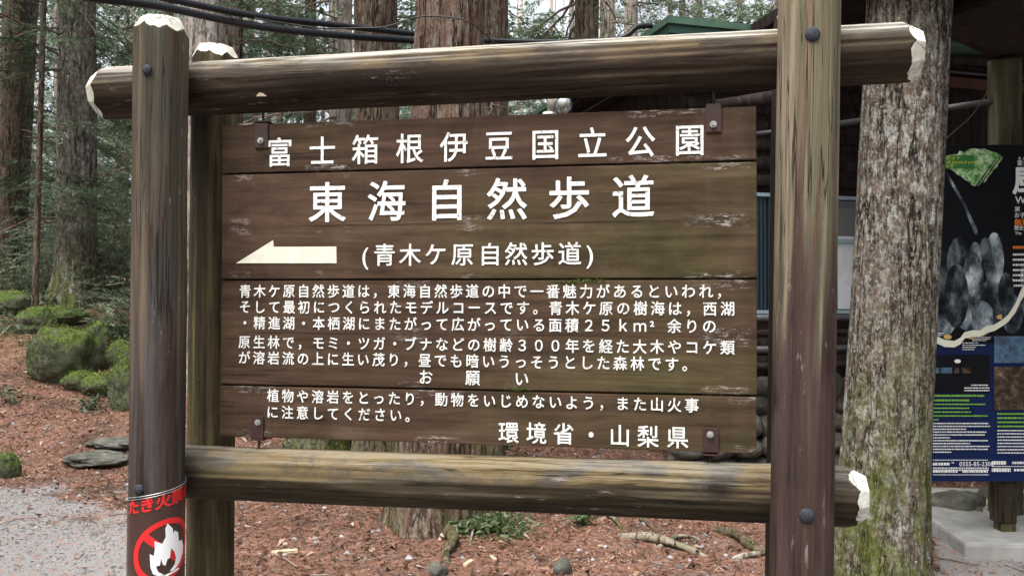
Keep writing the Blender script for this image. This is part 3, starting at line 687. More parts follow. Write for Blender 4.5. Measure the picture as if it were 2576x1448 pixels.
for dz, rr in ((0.0, .0011), (-.006, .0009)):
    P = [wrap(s, dz-.0095+.17*s, RS+.0015) for s in np.linspace(-.24, .24, 60)]
    tube('binding_wire', np.array(P)+axis0, rr, M_STEELW, ban, 6)

# ------------------------------------------------------------------ trees
def trunk_line(xa, ya, xb, yb, v):
    a, b = C(xa, ya, v), C(xb, yb, v); a = a.copy(); b = b.copy()
    d = (b-a)/(b[2]-a[2]); z = 0.0; p = a
    for _ in range(8): p = a+d*(z-a[2]); z = gz(p)
    return p, d
def trunk_mesh(H, r0, r1, nt, nz, seed, amp=.05, flare=.5, ks=3.0, flaky=0.0, zstep_low=None):
    z = np.concatenate([[-.25], np.linspace(0, min(H, 7), nz), ([H] if H > 7 else [])]); th = np.arange(nt)*2*math.pi/nt
    TH, ZZ = np.meshgrid(th, z); f = np.clip(ZZ/H, 0, 1)
    r = r0+(r1-r0)*f; r = r+r0*flare*np.exp(-np.maximum(ZZ, 0)/.28)*(1+.35*np.cos(TH*4+seed)+.25*np.cos(TH*3+2.1*seed))
    cx, sx = np.cos(TH), np.sin(TH)
    a = fbm(cx*ks*1.6+9, sx*ks*1.6, ZZ*1.3, seed, 4); ridg = 1-np.abs(fbm(cx*ks*2.4, sx*ks*2.4+5, ZZ*.9, seed+7, 3))*2.2
    r = r*(1+amp*.8*a-amp*np.clip(ridg, 0, 1)**3*1.3)
    r = r*(1+.05*noise3(cx*.9, sx*.9, ZZ*.5, seed+3))
    if flaky: r = r+flaky*np.round(3*noise3(cx*ks*5, sx*ks*5, ZZ*9, seed+9))/3
    V = np.stack([r*cx, r*sx, ZZ], -1).reshape(-1, 3); n = nt
    i = np.arange(len(z)-1)[:, None]*n; j = np.arange(n)[None, :]; j2 = (j+1) % n
    return V, np.stack([i+j, i+j2, i+n+j2, i+n+j], -1).reshape(-1, 4)
# frond templates: flat fans of small needle blades
def frond(k, L, Wd, seed, q=.03, wq=1.0):
    r = np.random.default_rng(seed); n = k
    t = r.uniform(0.02, 1, n)**.8; side = r.uniform(-1, 1, n); wd = Wd*(1-t*.75)*(.35+.65*np.sin(np.clip(t*3.4, 0, 3.1)))
    P = np.stack([t*L, side*wd, -0.10*L*t**2+r.normal(0, .012, n)], -1)
    dirv = np.stack([np.full(n, .8), np.sign(side)*r.uniform(.3, 1.1, n), r.normal(-.15, .3, n)], -1); dirv /= np.linalg.norm(dirv, axis=1)[:, None]
    s = np.cross(dirv, np.array([0, 0, 1.])+r.normal(0, .35, (n, 3))); s /= np.linalg.norm(s, axis=1)[:, None]
    l = q*r.uniform(.7, 1.7, (n, 1)); w_ = q*wq*r.uniform(.25, .5, (n, 1))
    V = np.stack([P-dirv*l*.5+s*w_*.75, P-dirv*l*.5-s*w_*.75, P+dirv*l*.8], 1)
    return V
FR = [frond(60, .55, .20, s, .034) for s in range(5)]
FRF = [frond(34, .9, .40, s+20, .10) for s in range(4)]
FRX = [frond(14, 1.0, .45, s+40, .26) for s in range(4)]
def place(fr, origins, yaw, pitch, scl, mb_V, mb_T, base_tone):
    for i in range(len(origins)):
        f = fr[i % len(fr)]; c, s = math.cos(yaw[i]), math.sin(yaw[i]); cp, sp = math.cos(pitch[i]), math.sin(pitch[i])
        Rm = np.array([[c, -s, 0], [s, c, 0], [0, 0, 1]])@np.array([[cp, 0, sp], [0, 1, 0], [-sp, 0, cp]])
        mb_V.append((f.reshape(-1, 3)*scl[i])@Rm.T+origins[i]); mb_T.append(np.clip(base_tone[i]+rng.normal(0, .16, len(f)), 0, 1))
def crown(parent, axisfn, z0, z1, nb, Lb, fr, mat, dens, bmat, seed, r_tr, dead=0, half=None):
    """limbs (one part) and foliage (one part) of a tree, in the tree's own coordinates"""
    r = np.random.default_rng(seed); LV, LT = [], []; mb = MB(); nl = 0
    for k in range(nb+dead):
        z = r.uniform(z0, z1) if k < nb else r.uniform(.8, z1); az = r.uniform(0, 2*math.pi)
        if half is not None: az = half+r.normal(0, 1.1)
        L = Lb*r.uniform(.6, 1.15)*(1-.35*(z-z0)/(max(z1-z0, 1))) if k < nb else Lb*r.uniform(.25, .75)
        n = 9; t = np.linspace(0, 1, n); up = r.uniform(-.25, .35); droop = r.uniform(.15, .5)
        wig = np.cumsum(r.normal(0, .05, n)); p0 = axisfn(z)
        P = np.stack([p0[0]+np.cos(az+wig)*t*L, p0[1]+np.sin(az+wig)*t*L, z+L*(up*t-droop*t*t)+np.cumsum(r.normal(0, .012, n))*L], -1)
        rb = max(.006, min(.022, r_tr*.12))
        mb.tube(P, np.linspace(rb, rb*.3, n), 4); nl += 1
        for _ in range(2):
            i = r.integers(3, 8); q = P[i]; a2 = az+r.choice([-1, 1])*r.uniform(.5, 1.1); l2 = L*r.uniform(.2, .4)
            Q = np.stack([q[0]+np.cos(a2)*t*l2, q[1]+np.sin(a2)*t*l2, q[2]+l2*(r.uniform(-.3, .2))*t-.1*l2*t*t], -1); mb.tube(Q[::2], np.linspace(rb*.4, rb*.15, 5), 3)
        if k >= nb: continue
        m = int(dens*2.0*L/Lb); tt = r.uniform(.18, 1, m); idx = (tt*(n-1)); i0 = np.minimum(idx.astype(int), n-2); fr_ = (idx-i0)[:, None]
        O = P[i0]*(1-fr_)+P[i0+1]*fr_ + r.normal(0, .05*L*.3, (m, 3)); yw = az+r.choice([-1, 1], m)*r.uniform(.1, 1.3, m)
        bt = np.full(m, r.uniform(.25, .6))+r.normal(0, .1, m)
        place(fr, O, yw, r.uniform(-.2, .5, m), r.uniform(.6, 1.25, m), LV, LT, bt)
    link('limbs', mb.mesh('limbs', [bmat], True), parent)
    if LV:
        V = np.vstack(LV); F = np.arange(len(V)).reshape(-1, 3)
        link('crown', fast_mesh('crown', V, F, [mat], smooth=False, attrs={'tone': ('FACE', np.concatenate(LT))}), parent)
def tree(name, label, spec, r0, r1, H, mat, seed, nt=48, nz=120, amp=.05, flare=.5, ks=3.0, flaky=0, cr=None, group=None, cat='tree'):
    p, d = trunk_line(*spec); t = empty(name, p, label, cat, group)
    V, F = trunk_mesh(H, r0, r1, nt, nz, seed, amp, flare, ks, flaky)
    V[:, 0] += d[0]*V[:, 2]; V[:, 1] += d[1]*V[:, 2]
    link('trunk', fast_mesh('trunk', V, F, [mat]), t)
    if cr:
        crown(t, lambda z: (d[0]*z, d[1]*z), *cr)
    return t
px = lambda w, v: w/FPX*v/2
# big one at the right, seen whole height
tree('lichen_covered_tree', 'thick tree with flaky lichen bark right beside the right post of the signboard', (2268, 300, 2222, 1200, 4.45), .220, .165, 12, B_LICH, 31, 160, 520, .045, .22, 4.0, .0022,
     cr=(5.2, 10, 12, 2.2, FR, L_HEM, 10, M_BRANCH, 31, .2, 0))
tree('red_barked_tree', 'red brown furrowed trunk crossed by the thin black wire, nearest behind the upper log', (1131, 60, 1085, 1300, 5.7), px(176, 5.7)+.012, .2, 13, B_RED, 32, 128, 420, .07, .35, 3.6, .001,
     cr=(5.5, 11, 10, 2.0, FR, L_HEM, 10, M_BRANCH, 32, .2, 3))
tree('brown_trunk_tree', 'plain brown trunk left of the red furrowed one, crossed by the corrugated cables', (944, 60, 950, 1000, 7.2), px(116, 7.2), .16, 13, B_BROWN, 33, 96, 300, .04, .5,
     cr=(5.0, 11, 14, 2.2, FR, L_HEM, 10, M_BRANCH, 33, .2, 6))
tree('grey_trunk_tree', 'slimmer greyish trunk touching the right side of the red furrowed trunk', (1247, 60, 1237, 800, 7.6), px(66, 7.6), .10, 12, B_BROWN, 34, 64, 220, .06, .4,
     cr=(4.5, 10, 12, 2.0, FR, L_HEM, 10, M_BRANCH, 34, .15, 5))
tree('mossy_trunk_tree', 'tall straight trunk with mossy foot on the slope left of the signboard', (194, 60, 192, 700, 12.3), px(94, 12.3), .2, 15, B_MOSSY, 35, 96, 260, .06, .55,
     cr=(2.6, 10, 34, 2.6, FR, L_HEM, 18, M_BRANCH, 35, .2, 12))
tree('thin_dark_tree', 'thin dark sapling trunk beside the tall mossy trunk at the far left', (110, 0, 90, 700, 11.0), px(15, 11), .03, 9, B_BROWN, 36, 24, 100, .05, .2,
     cr=(1.2, 7, 16, 1.3, FR, L_HEM, 12, M_BRANCH, 36, .05, 6))
tree('leaning_brown_tree', 'broad brown trunk leaning at the left edge of the wood behind the thin sapling', (62, 60, 28, 700, 15.5), px(62, 15.5), .17, 15, B_MOSSY, 37, 64, 160, .06, .4,
     cr=(2.5, 10, 30, 2.8, FR, L_HEM, 16, M_BRANCH, 37, .2, 10))
tree('mottled_tree', 'mottled pale brown trunk rising just right of the left post', (512, 60, 505, 700, 9.5), px(106, 9.5), .17, 13, B_PALE, 38, 80, 200, .08, .4,
     cr=(4.6, 10, 14, 2.4, FR, L_HEM, 12, M_BRANCH, 38, .2, 8))
tree('reddish_tree', 'narrow reddish brown trunk right of the mottled trunk behind the rear left post', (593, 60, 590, 700, 13.5), px(40, 13.5), .09, 13, B_RED, 39, 48, 140, .06, .4,
     cr=(3.5, 10, 22, 2.2, FR, L_HEM, 16, M_BRANCH, 39, .15, 8))
tree('pale_trunk_tree', 'pale trunk just left of the plain brown one behind the cables', (856, 60, 858, 700, 12.5), px(62, 12.5), .14, 14, B_PALE, 40, 64, 180, .05, .4,
     cr=(3.0, 10, 26, 2.4, FR, L_HEM, 16, M_BRANCH, 40, .15, 14))
tree('purple_brown_tree', 'dull purple brown trunk left of the pale trunk behind the cables', (781, 60, 779, 700, 16), px(32, 16), .09, 14, B_BROWN, 41, 40, 120, .05, .4,
     cr=(3.0, 10, 22, 2.4, FR, L_HEM, 16, M_BRANCH, 41, .15, 10))
tree('dark_trunk_tree', 'dark straight trunk left of the green roof, standing clear above the upper log', (1475, 40, 1466, 700, 10.5), px(68, 10.5), .13, 14, B_BROWN, 42, 72, 220, .05, .4,
     cr=(4.4, 10, 18, 2.4, FR, L_HEM, 14, M_BRANCH, 42, .2, 12))
tree('light_brown_tree', 'light brown trunk close behind the dark straight trunk', (1527, 60, 1525, 700, 14), px(40, 14), .1, 14, B_FAR, 43, 48, 140, .05, .4,
     cr=(3.6, 10, 22, 2.4, FR, L_HEM, 14, M_BRANCH, 43, .15, 12))
tree('whitish_tree', 'whitish grey trunk between the light brown trunk and the green roof', (1586, 60, 1586, 700, 17), px(40, 17), .12, 15, B_PALE, 44, 48, 140, .05, .4,
     cr=(4.0, 11, 24, 2.6, FR, L_HEM, 16, M_BRANCH, 44, .15, 10))
tree('thin_yellowish_tree', 'very thin pale yellowish trunk between the reddish and the purple brown trunks', (702, 60, 706, 700, 19), px(13, 19), .04, 14, B_PALE, 45, 24, 60, .04, .3,
     cr=(4.0, 10, 18, 1.6, FR, L_HEM, 12, M_BRANCH, 45, .05, 6))
tree('thin_brown_tree', 'thin brown trunk standing up behind the green roof', (1715, 30, 1712, 700, 19), px(18, 19), .06, 15, B_FAR, 46, 24, 60, .04, .3,
     cr=(4.0, 12, 24, 2.4, FR, L_HEM, 16, M_BRANCH, 46, .08, 8))
# background wood, each tree its own
used = []; _tpl = {}
_NAMED = sorted([(194, 'the tall mossy trunk'), (28, 'the leaning brown trunk'), (100, 'the thin sapling'), (512, 'the mottled trunk'), (593, 'the reddish trunk'), (702, 'the yellowish trunk'), (781, 'the purple brown trunk'), (856, 'the pale trunk'), (944, 'the plain brown trunk'), (1131, 'the red furrowed trunk'), (1247, 'the greyish trunk'), (1475, 'the dark straight trunk'), (1527, 'the light brown trunk'), (1586, 'the whitish trunk'), (1715, 'the thin brown trunk'), (2035, 'the right post'), (2262, 'the lichen tree')])
_seen = {}
def WLAB(x, v, w):
    nm = min(_NAMED, key=lambda q: abs(q[0]-x)); side = 'right' if x > nm[0] else 'left'
    how = ('far' if v > 38 else 'farther' if v > 24 else 'near'); t = '%s, %s of %s' % (how, side, nm[1])
    _seen[t] = _seen.get(t, 0)+1
    return t if _seen[t] == 1 else t+[' and thinner', ' and more hidden', ' and palest', ' and hindmost', ' half covered by sprays', ' among thick sprays', ' beyond the rest', ' at the very back'][(_seen[t]-2) % 8]
gi = 0
for k in range(400):
    v = 15+42*random.random()**1.1; a = random.uniform(-.78, .70); x = 1287.5+a*FPX
    if a > .12 and v < 17: continue
    if any(abs(x-q[0]) < 900/v and abs(v-q[1]) < 2.0 for q in used): continue
    if any(abs(x-q) < 24 for q in (194, 62, 110, 856, 781, 593, 702, 1475, 1527, 1586, 1715)) and v < 30: continue
    used.append((x, v)); gi += 1
    if gi > 62: break
    far = v > 26; w = random.choice([.07, .09, .12, .15, .19])*(1 if not far else 1.15)
    mat = random.choice([B_FAR, B_PALE, B_BROWN, B_FAR]) if v > 20 else random.choice([B_FAR, B_BROWN, B_MOSSY])
    kind = 0 if v < 20 else 1 if v < 27 else 2; key = (kind, (gi % 5))
    spec = (x+random.uniform(-12, 12), 100, x, 650, v); lab = 'slender conifer deep in the wood, '+WLAB(x, v, w)
    p, d = trunk_line(*spec)
    if key not in _tpl:
        before = set(bpy.data.objects)
        tree('forest_tree', lab, spec, .15, .09, 18, mat, 100+gi, 20, 30, .03, .3,
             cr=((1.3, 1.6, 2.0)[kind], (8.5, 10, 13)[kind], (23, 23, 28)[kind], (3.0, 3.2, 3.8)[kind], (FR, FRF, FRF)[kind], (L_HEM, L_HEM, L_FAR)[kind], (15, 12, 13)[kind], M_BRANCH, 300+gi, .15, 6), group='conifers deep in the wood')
        _tpl[key] = [o for o in bpy.data.objects if o not in before and o.parent is None][0]; t = _tpl[key]
    else:
        src = _tpl[key]; t = src.copy(); COL.objects.link(t); t.location = tuple(p); t['label'] = lab; t.rotation_euler = (0, 0, random.uniform(0, 6.28))
        for ch in src.children: c = ch.copy(); COL.objects.link(c); c.parent = t
    for ch in t.children:
        if ch.name.startswith('trunk'): ch.scale = (w/.15, w/.15, 1)
# far wood closing the view: one uncountable mass of trunks and foliage
mb = MB(); LV, LT = [], []
for k in range(420):
    v = random.uniform(48, 95); a = random.uniform(-1.5, 1.5); p = cw(a*v, v); z = gz(p); w = random.uniform(.12, .26)
    mb.tube(np.array([[p[0], p[1], z-.3], [p[0]+random.uniform(-.5, .5), p[1], z+10], [p[0]+random.uniform(-1, 1), p[1], z+22]]), [w, w*.8, w*.4], 6, random.uniform(.2, .9))
    m = 20; O = np.stack([p[0]+rng.normal(0, 1.6, m), p[1]+rng.normal(0, 1.6, m), z+1+19*rng.uniform(0, 1, m)**1.4], -1)
    place(FRX, O, rng.uniform(0, 6.28, m), rng.uniform(-.2, .5, m), rng.uniform(1.4, 2.6, m), LV, LT, rng.uniform(.4, .9, m))
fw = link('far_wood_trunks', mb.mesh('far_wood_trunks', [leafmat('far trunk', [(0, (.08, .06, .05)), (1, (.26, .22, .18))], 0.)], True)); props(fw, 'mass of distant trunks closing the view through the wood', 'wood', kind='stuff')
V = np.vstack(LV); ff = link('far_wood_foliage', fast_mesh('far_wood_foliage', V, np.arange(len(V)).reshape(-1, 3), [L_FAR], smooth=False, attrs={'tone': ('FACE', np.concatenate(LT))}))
props(ff, 'mass of distant green foliage closing the view through the wood', 'foliage', kind='stuff')
# unseen trees added behind and beside the camera to block low sky light
mb = MB(); LV, LT = [], []
for k in range(110):
    az = random.uniform(0, 2*math.pi); rr = 6.5+22*random.random()**.8; u, v = rr*math.sin(az), rr*math.cos(az)-1
    if v > 1.0 and abs(u) < v*.85+2.0: continue
    p = cw(u, v); w = random.uniform(.12, .24)
    mb.tube(np.array([[p[0], p[1], -.3], [p[0]+random.uniform(-.4, .4), p[1], 9], [p[0]+random.uniform(-.8, .8), p[1], 18]]), [w*1.15, w*.8, w*.3], 10, random.uniform(.2, .9))
    m = 55; zz_ = 1.6+15.5*rng.uniform(0, 1, m); ra = 2.6*(1-zz_/20); aa_ = rng.uniform(0, 6.28, m); q_ = rng.uniform(.15, 1, m)
    O = np.stack([p[0]+ra*q_*np.cos(aa_), p[1]+ra*q_*np.sin(aa_), zz_], -1); place(FRX, O, aa_, rng.uniform(-.1, .5, m), rng.uniform(.9, 1.6, m), LV, LT, rng.uniform(.3, .7, m))
fw2 = link('unseen_wood_trunks', mb.mesh('unseen_wood_trunks', [M_BRANCH], True)); props(fw2, 'trunks of unseen wood added round the clearing to block low sky light', 'wood', kind='stuff')
V = np.vstack(LV); ff2 = link('unseen_wood_foliage', fast_mesh('unseen_wood_foliage', V, np.arange(len(V)).reshape(-1, 3), [L_HEM], smooth=False, attrs={'tone': ('FACE', np.concatenate(LT))}))
props(ff2, 'foliage of unseen wood added round the clearing to block low sky light', 'foliage', kind='stuff')
# undergrowth shrubs on the left bank
def shrub(x, y, v, h, w, n, label, seed, mat=L_HEM, group=None):
    p = C(x, y, v); p[2] = gz(p); t = empty('shrub', p, label, 'shrub', group); r = np.random.default_rng(seed); mb = MB(); LV, LT = [], []
    for k in range(10):
        az = r.uniform(0, 6.28); l = h*r.uniform(.6, 1.1); tt = np.linspace(0, 1, 6)
        P = np.stack([np.cos(az)*w*.5*tt**1.3, np.sin(az)*w*.5*tt**1.3, l*tt], -1)+np.array([0, 0, -.05]); mb.tube(P, np.linspace(.012, .003, 6), 4)
        m = n//10; q = P[r.integers(1, 6, m)]+r.normal(0, .12*w, (m, 3)); place(FR, q, r.uniform(0, 6.28, m), r.uniform(-.3, .4, m), r.uniform(.5, .9, m), LV, LT, r.uniform(.3, .75, m))
    link('stems', mb.mesh('stems', [M_BRANCH], True), t); V = np.vstack(LV)
    link('leaves', fast_mesh('leaves', V, np.arange(len(V)).reshape(-1, 3), [mat], smooth=False, attrs={'tone': ('FACE', np.concatenate(LT))}), t)
shrub(300, 640, 12.5, 1.5, 1.4, 230, 'dense green shrub between the mossy trunk and the left post', 1)
shrub(285, 500, 16, 2.8, 2.2, 300, 'taller green shrub behind the one beside the left post', 2)
shrub(30, 700, 13.5, .9, 1.4, 200, 'low pale green shrub at the left edge under the leaning trunk', 3)
shrub(110, 680, 15, 1.6, 1.6, 200, 'green shrub behind the thin dark sapling', 4)
shrub(245, 690, 14, .9, 1.1, 130, 'small shrub at the right foot of the tall mossy trunk', 5)
shrub(-90, 640, 14, 1.6, 1.8, 160, 'wide shrub just outside the left edge of the picture', 6)

for i, (x, y, v, h, w, n, lb) in enumerate(((160, 600, 17, 2.6, 2.4, 300, 'tall teal shrub behind the tall mossy trunk'), (60, 560, 19, 3.0, 2.6, 300, 'tall shrub deep behind the leaning trunk at the left edge'),
        (320, 560, 20, 3.2, 2.8, 300, 'tallest far shrub, seen just left of the left post'), (235, 600, 13.5, 1.9, 1.2, 240, 'slim green shrub right of the tall mossy trunk'), (130, 650, 12.6, 1.2, 1.0, 150, 'sparse shrub between the thin sapling and the tall mossy trunk'), (10, 640, 17, 2.0, 1.8, 240, 'green shrub cut by the left edge of the picture'),
        (330, 720, 11.2, .7, .9, 120, 'low shrub touching the left post above the mossy rocks'))):
    shrub(x, y, v, h, w, n, lb, 20+i)
# ------------------------------------------------------------------ rocks, stump, sticks
def blob(w, d, h, seed, sub=4, amp=.42, f=1.25):
    bm = bmesh.new(); bmesh.ops.create_icosphere(bm, subdivisions=sub, radius=1)
    P = np.array([v.co[:] for v in bm.verts]); a = 1+amp*fbm(P[:, 0]*f, P[:, 1]*f, P[:, 2]*f, seed, 4)
    for v, q, s in zip(bm.verts, P, a): v.co = Vector((q[0]*s*w/2, q[1]*s*d/2, q[2]*s*h/2))
    return bm
def rock(x, y, v, wpx, hpx, label, seed, mat=M_ROCKM, moss=0, name='mossy_rock', cat='rock', sub=5, sink=.22, group=None):
    w = wpx/FPX*v; h = hpx/FPX*v*(1.25 if name != 'lava_slab' else .8); p = C(x, y, v); p[2] = gz(p)+h*(.5-sink)
    t = empty(name, p, label, cat, group); bm = blob(w*1.12, w*.9, h*1.1, seed, sub); 
    for q in bm.verts: q.co *= 1+.035*float(noise3(q.co.x*26/max(w, .1)*.4, q.co.y*26/max(w, .1)*.4, q.co.z*26/max(w, .1)*.4, seed))
    bm.normal_update()
    V = np.array([q.co[:] for q in bm.verts]); N = np.array([q.normal[:] for q in bm.verts])
    bm_obj('stone', bm, mat, t, True)
    if moss:
        i = rng.integers(0, len(V), moss); P = V[i]+rng.normal(0, .02, (moss, 3)); Nn = N[i]; k = Nn[:, 2] > -.3; P, Nn = P[k], Nn[k]; m = len(P)
        d = Nn+rng.normal(0, .5, (m, 3)); d /= np.linalg.norm(d, axis=1)[:, None]; s = np.cross(d, rng.normal(0, 1, (m, 3))); s /= np.linalg.norm(s, axis=1)[:, None]
        VV = np.stack([P-s*.009, P+s*.009, P+d*rng.uniform(.006, .020, (m, 1))], 1).reshape(-1, 3)
        mo = link('moss', fast_mesh('moss', VV, np.arange(3*m).reshape(-1, 3), [L_MOSS], smooth=False, attrs={'tone': ('FACE', np.clip(.35+.35*noise3(P[:, 0]*7, P[:, 1]*7, P[:, 2]*7, 5)+rng.normal(0, .15, m)+.42*Nn[:, 2], 0, 1))}), t); mo['kind'] = 'stuff'
    return t
rock(157, 862, 9.6, 150, 125, 'largest round rock thick with green moss on the slope left of the signboard', 61, moss=5200)
rock(240, 845, 10.2, 60, 75, 'small mossy rock close behind the right side of the largest mossy one', 62, moss=1400)
rock(258, 890, 9.3, 95, 42, 'low flat mossy rock between the largest one and the left post', 63, moss=1600)
rock(318, 935, 8.9, 80, 110, 'mossy rock half hidden behind the left post', 64, moss=2400)
rock(200, 765, 11.6, 40, 26, 'small bright green mossy lump in the needles above the largest mossy rock', 65, moss=600)
rock(95, 790, 10.8, 90, 60, 'dark mossy mound left of and above the largest mossy rock', 66, moss=1200)
rock(18, 1165, 7.3, 60, 60, 'small dark weedy rock at the left edge beside the gravel path', 67, moss=400)
rock(235, 1130, 7.7, 150, 34, 'flat grey lava slab poking out of the needle litter left of the post', 68, M_ROCK, name='lava_slab')
rock(290, 1105, 8.0, 110, 30, 'dark grey lava ledge touching the left edge of the left post', 69, M_ROCK, name='lava_slab')
rock(1413, 1425, 4.75, 42, 36, 'small grey stone on the needles at the bottom edge of the picture', 70, M_ROCK, name='pebble', sub=3)
rock(1100, 1432, 4.7, 46, 30, 'dark knobbly cone-like lump at the bottom edge below the red trunk', 71, M_ROCK, name='dark_lump', cat='stone', sub=3)
for i, (x, y, v, w, h, lb) in enumerate(((200, 895, 9.35, 70, 45, 'low mossy rock filling the gap right below the largest mossy one'),
        (255, 800, 11.0, 80, 40, 'long mossy ridge in the litter between tree foot and the rocks'), (150, 775, 11.4, 110, 36, 'mossy root hump at the left foot of the tall mossy trunk'),
        (25, 775, 11.5, 90, 50, 'dark mossy hump at the left edge above the slope'), (300, 850, 9.9, 60, 60, 'mossy rock between the flat one and the left post'))):
    rock(x, y, v, w, h, lb, 90+i, moss=900)
# stump with moss
p = C(808, 1140, 7.6); p[2] = gz(p); st = empty('mossy_stump', p, 'broad dark stump with green moss under the lower edge of the sign', 'stump')
V, F = trunk_mesh(.42, .30, .27, 64, 30, 81, .10, .35, 3); link('stump_wood', fast_mesh('stump_wood', V, F, [B_MOSSY]), st)
bm_obj('stump_top', blob(.6, .6, .16, 82, 4), M_ROCKM, st, True, (0, 0, .42))
mo = tufts('moss', [(p+np.array([.18, -.15, .42]), .25, .2, .12), (p+np.array([0, -.2, .3]), .3, .1, .2)], L_MOSS, 900, .008, .03, 0, st); mo['kind'] = 'stuff'
# roots
def root(pts, r, label, name='tree_root', mat=None, seed=0):
    P = []
    for (x, y, dz) in pts:
        d = ray(x, y); v = 1.5/max(-d[2], .05); q = EYE+d*v; q[2] = gz(q)+dz; P.append(q)
    P = smooth_path(P, 26); rr = r*(1+.25*np.array([noise3(k*.5, 0, 0, seed) for k in range(26)]))*np.linspace(1, .45, 26)
    o = tube(name, P, rr, mat or B_FAR, None, 10); props(o, label, 'root')
    return o
root([(1810, 1322, .0), (1850, 1345, .03), (1890, 1375, .02), (1960, 1400, -.03)], .045, 'thick dark root running under the right end of the lower log', mat=B_BROWN, seed=1)
root([(1560, 1345, -.02), (1640, 1362, .03), (1730, 1385, .02), (1800, 1400, -.03)], .035, 'pale exposed root lying across the litter below the lower log', seed=2)
root([(1650, 1375, -.01), (1710, 1352, .02), (1780, 1345, -.02)], .018, 'thin root crossing just above the pale exposed root', seed=3)
root([(1830, 1400, -.02), (1890, 1395, .02), (1960, 1385, -.01)], .022, 'short root beside the foot of the right post', seed=4)
root([(1525, 1300, .02), (1550, 1322, .02), (1572, 1340, -.02)], .016, 'slim mossy root just under the middle of the lower log', mat=B_MOSSY, seed=5)
root([(1610, 1310, .02), (1640, 1330, .01), (1665, 1350, -.02)], .014, 'slim dark root right of the slim mossy root', mat=B_BROWN, seed=6)
root([(1200, 1310, .02), (1190, 1345, .03), (1180, 1375, -.01)], .012, 'thin curling pale root at the right foot of the red barked tree', seed=7)
root([(1120, 1340, .03), (1140, 1375, .05), (1120, 1400, .02), (1130, 1420, -.02)], .04, 'gnarled dark root end in front of the red barked tree', mat=B_BROWN, seed=8)
M_CHIP = plain('pale split wood', (.52, .40, .26), .8, .25, 20)
def chip(x, y, L, w, h, rot, label):
    d = ray(x, y); q = EYE+d*(1.5/-d[2]); q[2] = gz(q)+h*.5
    bm = box_bm(L, w, h, h*.25); bmesh.ops.subdivide_edges(bm, edges=bm.edges[:], cuts=2)
    for v in bm.verts: v.co.y += .12*w*math.sin(v.co.x*60)+random.uniform(-.002, .002); v.co.z += random.uniform(-.002, .002); v.co.y *= 1-.5*abs(v.co.x/L)
    o = bm_obj('wood_chip', bm, M_CHIP, None, False, q); o.rotation_euler = (0, 0, rot); props(o, label, 'wood chip'); return o
chip(715, 1400, .15, .035, .02, .55, 'large pale splinter of wood lying on the needles near the left rear post')
chip(1178, 1420, .09, .03, .02, 1.3, 'grey splinter standing up at the bottom edge right of the dark lump')
chip(1240, 1405, .10, .014, .012, -1.0, 'thin pale stick on the litter at the bottom middle')
chip(1510, 1372, .028, .02, .012, .3, 'tiny whitish chip on the litter below the lower log')
# ------------------------------------------------------------------ litter, gravel, twigs
def wedge(n, v0, v1, a0=-.66, a1=.66, p=.5):
    v = v0+(v1-v0)*rng.uniform(0, 1, n)**p; a = rng.uniform(a0, a1, n); u = a*v
    return EYE[0]+R2[0]*u+F2[0]*v, EYE[1]+R2[1]*u+F2[1]*v
def flakes(name, x, y, l0, l1, w0, w1, mat, tone, lift=.004, tilt=.35, label=''):
    n = len(x); z = hgt(x, y)+lift*rng.uniform(.3, 2, n); az = rng.uniform(0, 2*math.pi, n)
    d = np.stack([np.cos(az), np.sin(az), rng.normal(0, tilt, n)], -1); d /= np.linalg.norm(d, axis=1)[:, None]
    s = np.cross(d, np.stack([rng.normal(0, tilt, n), rng.normal(0, tilt, n), np.ones(n)], -1)); s /= np.linalg.norm(s, axis=1)[:, None]
    l = rng.uniform(l0, l1, (n, 1)); w = rng.uniform(w0, w1, (n, 1)); P = np.stack([x, y, z], -1)
    V = np.stack([P-d*l*.5-s*w*.5, P-d*l*.4+s*w*.6, P+d*l*.5], 1).reshape(-1, 3)
    o = link(name, fast_mesh(name, V, np.arange(3*n).reshape(-1, 3), [mat], smooth=False, attrs={'tone': ('FACE', tone)}))
    return props(o, label, 'litter', kind='stuff')
x, y = wedge(210000, 3.6, 13, p=.62); k = rng.uniform(0, 1, len(x)) > pathmask(x, y)*.84-.02; x, y = x[k], y[k]; tn = np.clip(.41+.42*fbm(x*1.8, y*1.8, 0, 21)+.22*noise3(x*9, y*9, 0, 22)+rng.normal(0, .24, len(x)), 0, 1)
flakes('needle_litter', x, y, .012, .055, .004, .011, L_LIT, tn, label='carpet of orange brown needles and leaf scraps on the forest floor')
x, y = wedge(5200, 3.9, 13, p=.75); k = rng.uniform(0, 1, len(x)) > pathmask(x, y)*.8; x, y = x[k], y[k]
flakes('fallen_leaves', x, y, .03, .085, .015, .035, L_LEAF, rng.uniform(0, 1, len(x)), .012, .5, 'withered leaves and bark scraps strewn over the needle litter')
